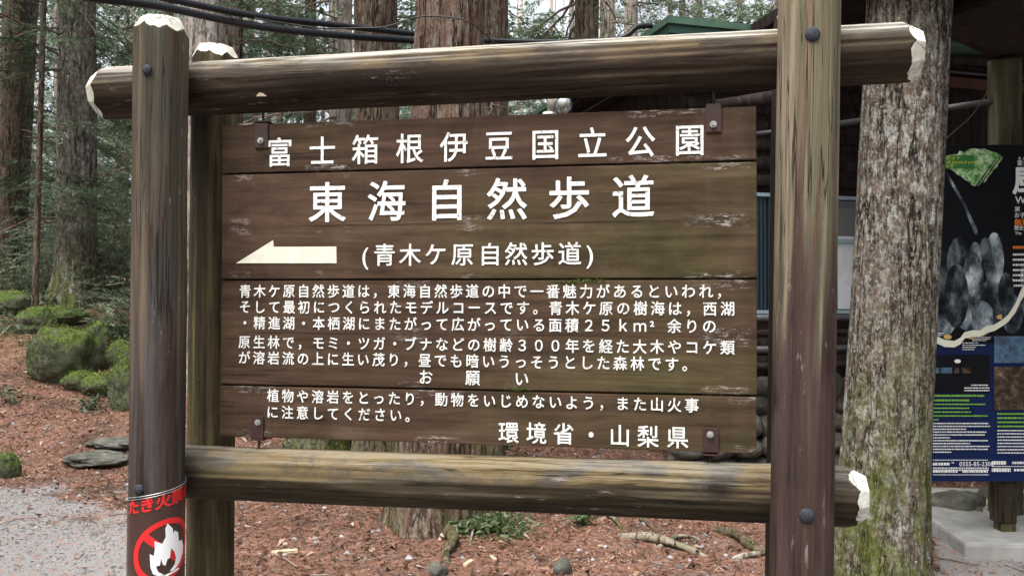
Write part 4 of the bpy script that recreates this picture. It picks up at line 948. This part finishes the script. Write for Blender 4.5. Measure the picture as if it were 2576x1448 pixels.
def pebbles(name, x, y, s0, s1, mat, label):
    n = len(x); base = np.array([[1, 0, 0], [-1, 0, 0], [0, 1, 0], [0, -1, 0], [0, 0, 1], [0, 0, -1]], float); T = np.array([[0, 2, 4], [2, 1, 4], [1, 3, 4], [3, 0, 4], [2, 0, 5], [1, 2, 5], [3, 1, 5], [0, 3, 5]])
    s = rng.uniform(s0, s1, (n, 1, 1))*rng.uniform(.6, 1.3, (n, 6, 1)); a = rng.uniform(0, 6.28, n); c, q = np.cos(a), np.sin(a)
    B = base[None]*s; B[:, :, 2] *= .55; BX = B[:, :, 0]*c[:, None]-B[:, :, 1]*q[:, None]; BY = B[:, :, 0]*q[:, None]+B[:, :, 1]*c[:, None]
    V = np.stack([BX+x[:, None], BY+y[:, None], B[:, :, 2]+(hgt(x, y)+.002)[:, None]], -1).reshape(-1, 3); F = (T[None]+6*np.arange(n)[:, None, None]).reshape(-1, 3)
    o = link(name, fast_mesh(name, V, F, [mat], smooth=False, attrs={'tone': ('FACE', np.repeat(np.clip(rng.normal(.5, .22, n), 0, 1), 8))})); props(o, label, 'gravel', kind='stuff')
x, y = wedge(36000, 3.6, 8.5, p=.6); k = rng.uniform(0, 1, len(x)) < pathmask(x, y)*.9+.06; pebbles('gravel', x[k], y[k], .003, .011, L_GRAV, 'loose grey gravel on the path and among the needles')
x, y = wedge(500, 4.0, 8.5, p=.6); pebbles('scattered_stones', x, y, .012, .030, L_GRAV, 'scattered small grey stones on the forest floor')
mb = MB()
for k in range(900):
    x, y = wedge(1, 4.2, 12.5, p=.7); x, y = x[0], y[0]; L = random.uniform(.05, .32); az = random.uniform(0, 6.28); t = np.linspace(-.5, .5, 5)
    X_ = x+np.cos(az)*t*L+rng.normal(0, .01, 5); Y_ = y+np.sin(az)*t*L+rng.normal(0, .01, 5)
    mb.tube(np.stack([X_, Y_, hgt(X_, Y_)+random.uniform(.004, .02)], -1), random.uniform(.0015, .004), 4, random.uniform(0, 1))
props(link('twigs', mb.mesh('twigs', [L_TWIG], True)), 'fallen twigs scattered over the needle litter', 'twigs', kind='stuff')
# small green plants: by the red tree's foot, behind the board
def weeds(name, x, y, wpx, n, label, hh=.12):
    d = ray(x, y); q = EYE+d*(1.5/-d[2]); q[2] = gz(q); v = 1.5/-d[2]; w = wpx/FPX*v; t = empty(name, q, label, 'plant')
    P = rng.normal(0, 1, (n, 3))*np.array([w*.3, w*.22, 0]); P[:, 2] = np.array([gz(q+p_) for p_ in P])-q[2]+rng.uniform(.0, hh, n)
    d3 = rng.normal(0, 1, (n, 3)); d3[:, 2] = rng.uniform(0, .8, n); d3 /= np.linalg.norm(d3, axis=1)[:, None]; s = np.cross(d3, rng.normal(0, 1, (n, 3))); s /= np.linalg.norm(s, axis=1)[:, None]
    l = rng.uniform(.015, .04, (n, 1)); V = np.stack([P-d3*l, P+s*l*.35, P+d3*l, P-s*l*.35], 1).reshape(-1, 3)
    link('leaves', fast_mesh('leaves', V, np.arange(4*n).reshape(-1, 4), [L_FERN], smooth=False, attrs={'tone': ('FACE', rng.uniform(0, 1, n))}), t); return t
weeds('fern_patch', 1215, 1335, 180, 900, 'patch of pale green moss and ferns at the right foot of the red barked tree', .10)
weeds('fern_patch', 1110, 1318, 90, 300, 'small green tuft in front of the red barked tree', .10)
weeds('leafy_plant', 1270, 1150, 70, 130, 'small plant with round light green leaves seen between the sign and the lower log', .16)
weeds('weed_tuft', 75, 1000, 60, 160, 'small green weed in the needles left of the post', .08)
weeds('weed_tuft', 1460, 1325, 40, 80, 'tiny green tuft just under the middle of the lower log', .06)

for i, (x, y, v, w, lb) in enumerate(((40, 800, 10.9, 110, 'weeds below the low pale shrub at the left edge'), (100, 745, 12.0, 90, 'weeds at the foot of the thin dark sapling'), (215, 730, 12.3, 120, 'weeds growing right of the mossy tree foot'), (300, 800, 11.0, 90, 'weeds touching the left post above the rocks'), (20, 960, 8.9, 60, 'small weed alone in the litter at the left edge'), (230, 975, 8.8, 50, 'tiny weed below the flat mossy rock'))):
    q = C(x, y, v); q[2] = gz(q); t = empty('weed_tuft', q, lb, 'plant'); n = 420 if w > 70 else 120; wm = w/FPX*v
    P = rng.normal(0, 1, (n, 3))*np.array([wm*.35, wm*.3, 0]); P[:, 2] = hgt(P[:, 0]+q[0], P[:, 1]+q[1])-q[2]+rng.uniform(0, .16, n)
    d3 = rng.normal(0, 1, (n, 3)); d3[:, 2] = rng.uniform(0, .8, n); d3 /= np.linalg.norm(d3, axis=1)[:, None]; s_ = np.cross(d3, rng.normal(0, 1, (n, 3))); s_ /= np.linalg.norm(s_, axis=1)[:, None]
    l = rng.uniform(.02, .05, (n, 1)); V = np.stack([P-d3*l+s_*l*.3, P-d3*l-s_*l*.3, P+d3*l], 1).reshape(-1, 3)
    link('leaves', fast_mesh('leaves', V, np.arange(3*n).reshape(-1, 3), [L_HEM], smooth=False, attrs={'tone': ('FACE', rng.uniform(0, .9, n))}), t)
# ------------------------------------------------------------------ cables
def cable(name, pts, r, label, corr=True, n=10, fine=None):
    P = smooth_path([C(*p) for p in pts], 400 if corr else 120); m = len(P)
    rr = r*(1+.09*np.cos(np.arange(m)*math.pi)) if corr else r
    o = tube(name, P, rr, M_CABLE if corr else M_WIRE, None, n); props(o, label, 'cable'); return o
cable('corrugated_cable', [(60, -40, 4.4), (225, -6, 4.6), (395, 15, 4.9), (644, 66, 5.3), (894, 93, 5.8), (1044, 103, 6.15), (1250, 128, 6.5)], .0235, 'lower of two thick black corrugated cables crossing above the upper log at the left', n=12)
cable('corrugated_cable', [(250, -45, 4.5), (425, -2, 4.8), (644, 41, 5.3), (844, 64, 5.8), (1044, 86, 6.2), (1219, 102, 6.35), (1400, 106, 6.4), (1530, 101, 6.4), (1575, 90, 6.4), (1603, 68, 6.42), (1640, 65, 6.45)], .0205, 'upper thick black corrugated cable that runs on behind the trunks to the green roof', n=12)
cable('thin_wire', [(640, 47, 5.2), (799, 71, 5.35), (900, 71, 5.4), (969, 68, 5.4), (1044, 45, 5.38), (1106, 42, 5.36), (1181, 57, 5.35), (1251, 118, 5.45), (1290, 170, 5.5)], .005, 'thin black wire looping over the red furrowed trunk', False, 6)
for i, (x, y) in enumerate(((480, 18), (583, 36), (720, 58), (790, 66))):
    a, b = C(x-8, y-10, 5.0), C(x+6, y+24, 5.2)
    props(tube('cable_tie', smooth_path([a, (a+b)/2+CF*-.03, b], 8), .002, M_WIRE, None, 5), ['leftmost thin tie on the two cables, above the left post', 'second thin tie from the left on the two corrugated cables', 'third thin tie from the left, near the yellowish trunk', 'rightmost thin tie, where the thin wire joins the two cables'][i], 'cable tie', 'ties on the corrugated cables')

# ------------------------------------------------------------------ building behind at the right
d1 = np.array([.962, .273]); d2 = np.array([-.306, .952])
def dirw(d): return np.array([R2[0]*d[0]+F2[0]*d[1], R2[1]*d[0]+F2[1]*d[1], 0.0])
D1, D2 = dirw(d1), dirw(d2); D2 = D2-D1*np.dot(D1, D2); D2 /= np.linalg.norm(D2)
K = C(1680, 40, 6.6)              # nearest corner of the eaves
bl = empty('forest_shop', (K[0], K[1], 0), 'dark timber shop with green roof edge and stone footing behind the sign', 'building')
BL = np.array([K[0], K[1], 0.0])
def obox(name, o, l, d, h, mat, parent=bl, bev=.004, z=0):
    """box from corner o: l along D1, d along D2, h up"""
    bm = box_bm(l, d, h, bev, (l/2, d/2, h/2)); Lp = frame_of(parent); ob = bm_obj(name, bm, mat, parent, False, np.asarray(o)-Lp)
    ob.rotation_euler = (0, 0, math.atan2(D1[1], D1[0])); return ob
ez = K[2]
obox('fascia', K+np.array([0, 0, -.055]), 5.2, .05, .055, M_GREEN)
obox('fascia', K+np.array([0, 0, -.125])+D1*.02+D2*.02, 5.2, .05, .068, M_GREEND)
obox('fascia', K+np.array([0, 0, -.055])+D2*.052, .05, 4.6, .055, M_GREEN)
obox('fascia', K+np.array([0, 0, -.125])+D1*.02+D2*.072, .05, 4.6, .068, M_GREEND)
# roof: low hip rising behind the edge
apx = K+D1*2.6+D2*2.3+np.array([0, 0, .28]); cs = [K+D1*.0+D2*.0, K+D1*5.2, K+D1*5.2+D2*4.65, K+D2*4.65]
bm = bmesh.new(); vs = [bm.verts.new(tuple(c-BL+np.array([0, 0, .0015]))) for c in cs]; ap = bm.verts.new(tuple(apx-BL)); 
for i in range(4): bm.faces.new((vs[i], vs[(i+1) % 4], ap))
bm_obj('roof', bm, M_GREEND, bl)
obox('soffit', K+np.array([0, 0, -.16])+D1*.08+D2*.13, 5.0, 4.4, .03, M_DARKW)
obox('trim_board', K+np.array([0, 0, -.30])+D1*.20+D2*.20, 4.6, .03, .09, M_BRWALL)
obox('trim_board', K+np.array([0, 0, -.42])+D1*.06+D2*3.2, .04, 1.4, .28, M_BRWALL)
WS = .45                                             # wall set-back
W0 = K+D1*WS+D2*WS; W0[2] = 0
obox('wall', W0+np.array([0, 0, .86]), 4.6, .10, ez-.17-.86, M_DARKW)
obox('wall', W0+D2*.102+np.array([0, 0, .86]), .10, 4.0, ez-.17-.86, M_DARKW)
# pipe under the eave
a = K+D1*.25+D2*.10+np.array([0, 0, -.20]); tube('pipe', [a+D2*2.5, a+D2*1.2, a], .012, M_GREYP, bl); tube('pipe', [a, a+D1*2, a+D1*4.5], .012, M_GREYP, bl)
# log courses on the wall
for z in np.arange(.98, ez-.35, .155):
    for off in (0,):
        P = [W0+np.array([0, 0, z])+D2*.01+D1*s for s in (-.08, 2.3, 4.68)]
        tube('log_course', P, .062, M_DARKW, bl, 12)
def onwall(x, y, dd=-.06): return hit(x, y, W0+D2*dd, D2)
# window seen right of the board and beyond the right post
a, b = onwall(1880, 486), onwall(2190, 788)
Lw = np.dot(b-a, D1); Hh = a[2]-b[2]; o0 = a.copy(); o0[2] = b[2]
win = obox('window', o0+D2*-.02, Lw, .05, Hh, M_GLASS)
wl = np.array(win.location)
def wbox(name, s, z, l, h, mat, dep=.03, yo=-.031): 
    bm = box_bm(l, dep, h, .002, (s+l/2, yo, z+h/2)); return bm_obj(name, bm, mat, win)
for s, z, l, h in ((0, Hh-.03, Lw, .03), (0, 0, Lw, .03), (0, .03, .03, Hh-.06), (Lw*.14, .03, .03, Hh-.06), (Lw-.03, .03, .03, Hh-.06), (Lw*.46, .03, .035, Hh-.06)): wbox('frame', s, z, l, h, M_ALU if s < Lw*.3 and l < .5 else M_FRAMEB)
wbox('curtain', Lw*.70, .04, Lw*.2, Hh*.62, M_CURT, .01, -.02); wbox('interior_panel', Lw*.52, Hh*.66, Lw*.44, Hh*.24, M_GREYW, .01, -.02); wbox('frame', Lw*.5, Hh*.60, Lw*.46, .035, M_FRAMEB)
for s in np.linspace(.02, .14, 5): wbox('blind_slat', Lw*s, .04, .012, Hh-.09, M_ALU, .008, -.022)
# horizontal rails under the window
for k, (yy, hh) in enumerate(((800, 18), (838, 22), (880, 22), (922, 24))):
    p0 = hit(1830, yy, W0+D2*-.28, D2); p1 = hit(2230, yy-8, W0+D2*-.28, D2); p1[2] = p0[2]
    tube('railing_log', [p0, (p0+p1)/2, p1], .03, [M_GREYP, M_DARKW][k % 2], bl, 12)
# pale beams under the eave
for (x0, y0, v0, x1, y1, v1, r, m) in ((2100, 313, 6.2, 2520, 252, 5.55, .022, M_GREYP), (1800, 268, 6.3, 1960, 243, 6.0, .05, M_DARKW), (1890, 338, 6.4, 1960, 330, 6.2, .016, M_GREYP), (2360, 118, 6.2, 2600, 122, 6.5, .06, M_GREEND), (2360, 150, 6.25, 2600, 165, 6.5, .035, M_DARKW)):
    a, b = C(x0, y0, v0), C(x1, y1, v1); tube('beam', [a, (a+b)/2, b], r, m, bl, 8)
# stone footing
obox('footing_core', W0+D2*.05+D1*-.1+np.array([0, 0, -.1]), 5.2, .2, .92, M_ROCK)
rs = random.Random(5)
for row, z in enumerate((.08, .27, .45, .62, .77)):
    s = -.2+rs.random()*.1
    while s < 3.6:
        w = rs.uniform(.16, .34); h = rs.uniform(.17, .23)
        q = W0+D1*(s+w/2)+D2*rs.uniform(-.05, .02)+np.array([0, 0, z])
        o = bm_obj('stone', blob(w*1.08, .24, h*1.05, rs.randint(0, 999), 3, .3, 1.2), M_ROCK, bl, True, q-BL); o.rotation_euler = (0, 0, math.atan2(D1[1], D1[0])); s += w*.97
# fallen boulders under the information board
for (x, y, v, w, h, lb) in ((2400, 1255, 5.9, 140, 75, 'dark boulder under the left end of the information board'), (2520, 1262, 6.1, 120, 80, 'dark boulder behind the leg of the information board'), (2460, 1285, 5.75, 90, 50, 'lower dark boulder in front of the other two under the information board')):
    rock(x, y, v, w, h, lb, int(x), M_ROCK, name='boulder', sub=4, sink=.22)
# lamps at the far eave corner
def lampthing(x, y, v, kind, label):
    q = C(x, y, v); t = empty('spot_lamp', q, label, 'lamp')
    if kind == 'tube':
        bm = bmesh.new(); bmesh.ops.create_cone(bm, cap_ends=True, segments=20, radius1=.05, radius2=.035, depth=.13); bmesh.ops.rotate(bm, matrix=Matrix.Rotation(R_(-12), 3, 'Y'), verts=bm.verts); bm_obj('housing', bm, M_LAMP, t, True)
        bm = bmesh.new(); bmesh.ops.create_cone(bm, cap_ends=True, segments=20, radius1=.07, radius2=.055, depth=.05); bmesh.ops.translate(bm, vec=(-.02, 0, -.10), verts=bm.verts); bm_obj('lens_ring', bm, M_PRW, t, True)
    else:
        bm = bmesh.new(); bmesh.ops.create_uvsphere(bm, u_segments=24, v_segments=16, radius=.085); bmesh.ops.scale(bm, vec=(1, .6, 1), verts=bm.verts); bm_obj('reflector', bm, M_REFL, t, True)
        bm = bmesh.new(); bmesh.ops.create_uvsphere(bm, u_segments=12, v_segments=8, radius=.03); bmesh.ops.translate(bm, vec=(0, -.05, 0), verts=bm.verts); bm_obj('bulb', bm, M_LAMP, t, True)
lampthing(1386, 262, 7.6, 'tube', 'cream tubular spot lamp pointing down at the eave above the sign')
lampthing(1402, 268, 7.8, 'tube', 'shorter cream spot lamp between the tubular one and the round reflector')
lampthing(1416, 268, 7.4, 'round', 'round silver reflector lamp under the left eave above the sign')

# pavilion roof and post at the right
q = lambda u, v, z: cw(u, v, z)
pc = [q(1.75, 4.37, 3.1), q(3.4, 5.80, 3.1), q(6.5, 5.6, 3.1), q(6.2, 1.6, 3.1), q(3.2, 1.9, 3.1)]
pav = empty('pavilion', cw(3.2, 4.6), 'dark open pavilion roof with a round mossy post above the information board', 'pavilion')
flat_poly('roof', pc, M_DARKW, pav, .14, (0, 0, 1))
for k in range(4):
    a = q(2.3+k*.8, 4.5+.2*k, 3.05); b = q(3.6+k*.8, 2.0, 3.05); tube('rafter', [a, (a+b)/2, b], .05, M_DARKW, pav, 8)
a, b = C(2526, 100, 5.6), C(2528, 1100, 5.6); d = (b-a)/(b[2]-a[2]); tp_ = a+d*(3.08-a[2]); bt_ = a+d*(.1-a[2])
pp = log('post', bt_-frame_of(pav), tp_-frame_of(pav), px(76, 5.6), M_PAVP, pav, seed=9)
log('footing', bt_-frame_of(pav)+np.array([0, 0, -.15]), bt_-frame_of(pav)+np.array([0, 0, .02]), .13, M_CONC, pav, seed=10)
# back wall of the dark interior
a = cw(2.2, 7.4); b = cw(7.5, 8.6)
bw = empty('rear_hut', cw(4.5, 8.0), 'unlit dark timber wall filling the space under the pavilion roof', 'building')
dv = (b-a)/np.linalg.norm(b-a)
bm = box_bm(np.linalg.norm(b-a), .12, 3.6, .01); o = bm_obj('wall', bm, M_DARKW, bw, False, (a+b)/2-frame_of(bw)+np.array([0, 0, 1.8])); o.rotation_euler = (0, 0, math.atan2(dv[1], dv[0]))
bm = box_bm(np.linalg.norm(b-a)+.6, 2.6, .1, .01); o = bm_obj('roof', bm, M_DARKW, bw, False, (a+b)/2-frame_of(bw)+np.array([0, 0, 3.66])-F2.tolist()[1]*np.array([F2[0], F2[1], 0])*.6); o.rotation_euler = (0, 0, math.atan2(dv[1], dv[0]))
# bare twig in front of the dark space
props(tube('bare_twig', smooth_path([C(2366, 362, 4.9), C(2400, 330, 4.95), C(2440, 295, 5.0), C(2475, 245, 5.05), C(2484, 225, 5.05)], 16), .003, M_BRANCH, None, 5), 'bare thin twig reaching up from the tree across the dark pavilion', 'twig')
# concrete slab
sp = [C(*t) for t in ((2350, 1330, 5.5),)]
sl0 = cw(2.35, 4.9); sb = empty('concrete_step', cw(3.6, 5.2), 'low grey concrete step under the information board at the right edge', 'step')
def slab(u0, v0, u1, v1, z0, z1, name, rot=0):
    cpt = cw((u0+u1)/2, (v0+v1)/2, (z0+z1)/2); bm = box_bm(u1-u0, v1-v0, z1-z0, .02); o = bm_obj(name, bm, M_CONC, sb, False, cpt-frame_of(sb)); o.rotation_euler = (0, 0, -YAW+rot); return o
slab(2.72, 4.75, 6.5, 6.3, -.1, .10, 'slab', -.12)
# information board
P0 = C(2450, 800, 5.2); NF = np.array([F2[0], F2[1], 0.0])
ib = empty('information_board', hit(2560, 1330, P0, NF)*np.array([1, 1, 0])+np.array([0, 0, 0.10]), 'tall glossy black and navy cave information board with photographs behind the lichen covered tree', 'information board')
def IP(x, y, k=0): return hit(x, y, P0-NF*(.0025*k+.021), NF)
def ipoly(name, pts, mat, k, th=.0012): return flat_poly(name, [IP(x, y, k) for x, y in pts], mat, ib, th, tuple(-NF))
rect = lambda x0, y0, x1, y1: [(x0, y0), (x1, y0), (x1, y1), (x0, y1)]
bp = [hit(x, y, P0, NF) for x, y in rect(2325, 366, 3120, 1208)]
flat_poly('panel', bp, M_NAVY, ib, .02, tuple(-NF))
ipoly('photo_print', rect(2325, 365, 3120, 862), M_PRB, 1)
ipoly('photo_print', [(2408, 388), (2413, 379), (2424, 383), (2436, 376), (2448, 373), (2462, 376), (2474, 374), (2490, 380), (2504, 384), (2514, 390), (2521, 396), (2518, 404), (2511, 411), (2507, 420), (2498, 428), (2492, 438), (2484, 446), (2478, 457), (2468, 463), (2455, 469), (2444, 466), (2437, 458), (2426, 452), (2417, 444), (2409, 441), (2399, 431), (2388, 425), (2366, 423), (2366, 392)], M_PLEAF, 2)
ipoly('caption_panel', rect(2362, 391, 2450, 424), M_PRG if False else plain('mid green print', (.03, .20, .05), .5, .1, 10), 3)
for x in (2506, 2514): ipoly('stair_rail', [(x, 395), (x+2, 396), (x-50, 470), (x-53, 469)], M_PRB, 3)
ipoly('handrail', [(2380, 432), (2386, 440), (2425, 510), (2456, 575), (2460, 592), (2452, 590), (2420, 515), (2382, 446)], M_PROCK, 2)
def blobpoly(cx, cy, rx, ry, n=22, s=0):
    r = random.Random(s); return [(cx+rx*math.cos(2*math.pi*i/n)*(1+r.uniform(-.03, .03)), cy+ry*math.sin(2*math.pi*i/n)*(1+r.uniform(-.03, .03))) for i in range(n)]
for i, (cx, cy, rx, ry, dk) in enumerate(((2372, 700, 18, 70, 1), (2410, 668, 30, 72, 1), (2500, 660, 24, 74, 0), (2478, 640, 16, 44, 1), (2452, 645, 17, 36, 0), (2447, 700, 26, 66, 0), (2405, 745, 30, 80, 1), (2372, 800, 34, 46, 0), (2432, 770, 32, 62, 0), (2436, 706, 20, 36, 0), (2488, 770, 34, 66, 1), (2470, 800, 28, 44, 0), (2530, 735, 20, 50, 1), (2545, 790, 26, 50, 0), (2600, 720, 34, 110, 0))):
    ipoly('photo_print', blobpoly(cx, cy, rx, ry, 26, i), M_PROCKD if dk else M_PROCK, 2+(i % 7)*.35)
rb = [(2330, 851), (2360, 856), (2375, 863), (2400, 865), (2415, 857), (2425, 843), (2445, 838), (2465, 838), (2480, 828), (2500, 824), (2520, 812), (2535, 800), (2553, 775), (2566, 745), (2576, 728), (2600, 700)]
wv = [9, 9, 9, 8, 8, 8, 8, 8, 9, 8, 8, 9, 11, 13, 15, 18]
ipoly('ribbon', [(x, y-w) for (x, y), w in zip(rb, wv)]+[(x, y+w) for (x, y), w in list(zip(rb, wv))[::-1]], M_PCREAM, 5)
for i, (cx, cy) in enumerate(((2383, 847), (2440, 846), (2468, 839), (2516, 797))): ipoly('map_dot', blobpoly(cx, cy, 10, 6, 14, i), M_TAN, 4 if i else 4)
ipoly('photo_print', rect(2340, 892, 2490, 988), M_PRB, 1); ipoly('photo_print', rect(2500, 845, 2700, 912), M_PBLUE, 1.5); ipoly('photo_print', rect(2500, 922, 2700, 1030), M_PTAN, 1.5)
ipoly('photo_print', blobpoly(2408, 908, 8, 5, 12, 3), M_PRW, 2)
for x0, x1 in ((2350, 2362), (2366, 2394), (2400, 2412), (2418, 2440)): ipoly('inset_print', rect(x0, 924, x1, 938), M_PBLUE if x0 < 2400 else M_PTAN, 2)
def bars(name, x0, x1, y, h, mat, k, seed, lo=10, hi=34):
    """rows of print too small to read: broken strokes in one part"""
    r = random.Random(seed); mbx = MB(); x = x0
    while x < x1:
        w = min(r.uniform(lo*.25, hi*.25), x1-x)
        if w < .8: break
        pts = [IP(x, y-h/2, k), IP(x+w, y-h/2, k), IP(x+w, y+h/2, k), IP(x, y+h/2, k)]
        mbx.add(np.array(pts)-frame_of(ib), np.array([[3, 2, 1, 0]])); x += w+r.uniform(.7, 1.6)
    return link(name, mbx.mesh(name, [mat]), ib)
sd_ = 0
def block(x0, x1s, y0, dy, h, mat, k=3):
    global sd_
    for i, x1 in enumerate(x1s): sd_ += 1; bars('small_print', x0, x1, y0+i*dy, h, mat, k, sd_, 8, 26)
block(2346, (2475,), 994.5, 11, 5, M_PRG); block(2346, (2437,), 1006, 11, 5, M_PRG)
block(2346, (2478, 2437, 2442, 2484, 2362), 1016, 9.7, 3.6, M_PRG)
block(2346, (2486, 2490, 2430, 2480, 2476, 2390, 2484, 2440, 2488, 2486, 2392), 1064, 7.2, 3.0, M_PRW)
block(2508, (2690, 2640, 2690, 2640), 1040, 10.5, 4.5, M_PRG); block(2508, (2700, 2690, 2680, 2700, 2640, 2690, 2700, 2660), 1082, 8, 3.0, M_PRW)
block(2504, (2548, 2530), 702, 6, 2, M_PRW); block(2508, (2530, 2528, 2530, 2526, 2528), 738, 5, 2, M_PRW); block(2350, (2372, 2368), 838, 5, 2, M_PRW); block(2420, (2460, 2478, 2454, 2450), 862, 5.5, 2, M_PRW); block(2445, (2492, 2490, 2480), 852-4, 4, 1.8, M_PRW)
for y in (670, 690, 710): pass
block(2547, (2600,)*7, 640, 13, 5, M_PRW); block(2547, (2600,), 622, 10, 7, M_PRO); block(2440+2, (2486,), 968, 7, 3, M_PRW); block(2425, (2488, 2488), 975, 6.5, 3, M_PRW)
def ptext(s, x, y, hpx, mat, k=6, bold=.01, name='print', adv=None, wide=1):
    """readable print on the board: left edge x, centre y"""
    sc = np.linalg.norm(IP(x, y)-IP(x+100, y))/100; size = hpx*sc; Vs, Ts, n = [], [], 0; cx = 0
    for ch in s:
        full = ord(ch) > 255
        if ch == ' ': cx += size*.3; continue
        V, T = glyph(ch, size, bold); w = EM*size if full else (V[:, 0].max()*1.12)
        Vs.append(np.stack([(V[:, 0]+cx)*wide, V[:, 1]-.38*size, V[:, 2]], -1)); Ts.append(T+n); n += len(V); cx += w
    V = np.vstack(Vs); o = IP(x, y, k); rx = IP(x+50, y, k)-o; rx[2] = 0; rx /= np.linalg.norm(rx)
    W_ = o[None]+V[:, :1]*rx[None]+np.outer(V[:, 1], [0, 0, 1.])-np.outer(V[:, 2], NF)-frame_of(ib)
    return link(name, fast_mesh(name, W_, np.vstack(Ts), [mat], smooth=False), ib)
ptext('スポット', 2364, 396.5, 13, M_PRY); ptext('er of mystical power.', 2366, 407, 11, M_PRY); ptext('워스폿', 2366, 417, 11, M_PRY)
ptext('風穴', 2545, 453, 74, M_PRW, bold=.03); ptext('Wind', 2553, 502, 25, M_PRW); ptext('A nat', 2560, 398, 11, M_PRW)
ptext('富士山', 2557, 410, 14, M_PRW); ptext('実', 2551, 526, 14, M_PRW); ptext('お子さま', 2550, 541, 14, M_PRW); ptext('無理', 2550, 559, 19, M_PRO, bold=.03); ptext('歴史的', 2550, 573, 12, M_PRW); ptext('The', 2552, 586, 10, M_PRW)
ptext('0555-85-2300', 2412, 1165, 15, M_PRW); ptext('℡', 2392, 1165, 12, M_PRW); block(2346, (2388,), 1166, 8, 7, M_PRW); block(2346, (2486,), 1156, 8, 2, M_PRW); block(2346, (2486, 2486), 1176, 5, 3, M_PRW); block(2346, (2408, ), 1185, 5, 5, M_PRW); block(2420, (2484,), 1185, 5, 5, M_PRW); block(2346, (2486,), 1193, 5, 2, M_PRW)
block(2494, (2530, ), 1163, 5, 9, M_PRW); block(2545, (2620,), 1163, 5, 6, M_PRW); block(2494, (2542,), 1181, 5, 9, M_PRW); block(2550, (2620,), 1181, 5, 6, M_PRW); block(2494, (2640,), 1172, 5, 2, M_PRW)
for x in (2522, 3060):
    a, b = hit(x, 1190, P0+NF*.06, NF), hit(x, 1290, P0+NF*.06, NF)
    bm = box_bm(.11, .11, a[2]-b[2]+.1, .006); o = bm_obj('leg', bm, M_POSTB, ib, False, (a+b)/2-frame_of(ib)); o.rotation_euler = (0, 0, -YAW)
    bm = box_bm(.09, .09, .2, .006); o = bm_obj('leg_block', bm, M_PAVP, ib, False, b-frame_of(ib)+np.array([0.01, .0, -.08])); o.rotation_euler = (0, 0, -YAW)
n_t = sum(len(o.data.polygons) for o in bpy.data.objects if o.type == 'MESH')
print('objects', len(bpy.data.objects), 'faces', n_t)
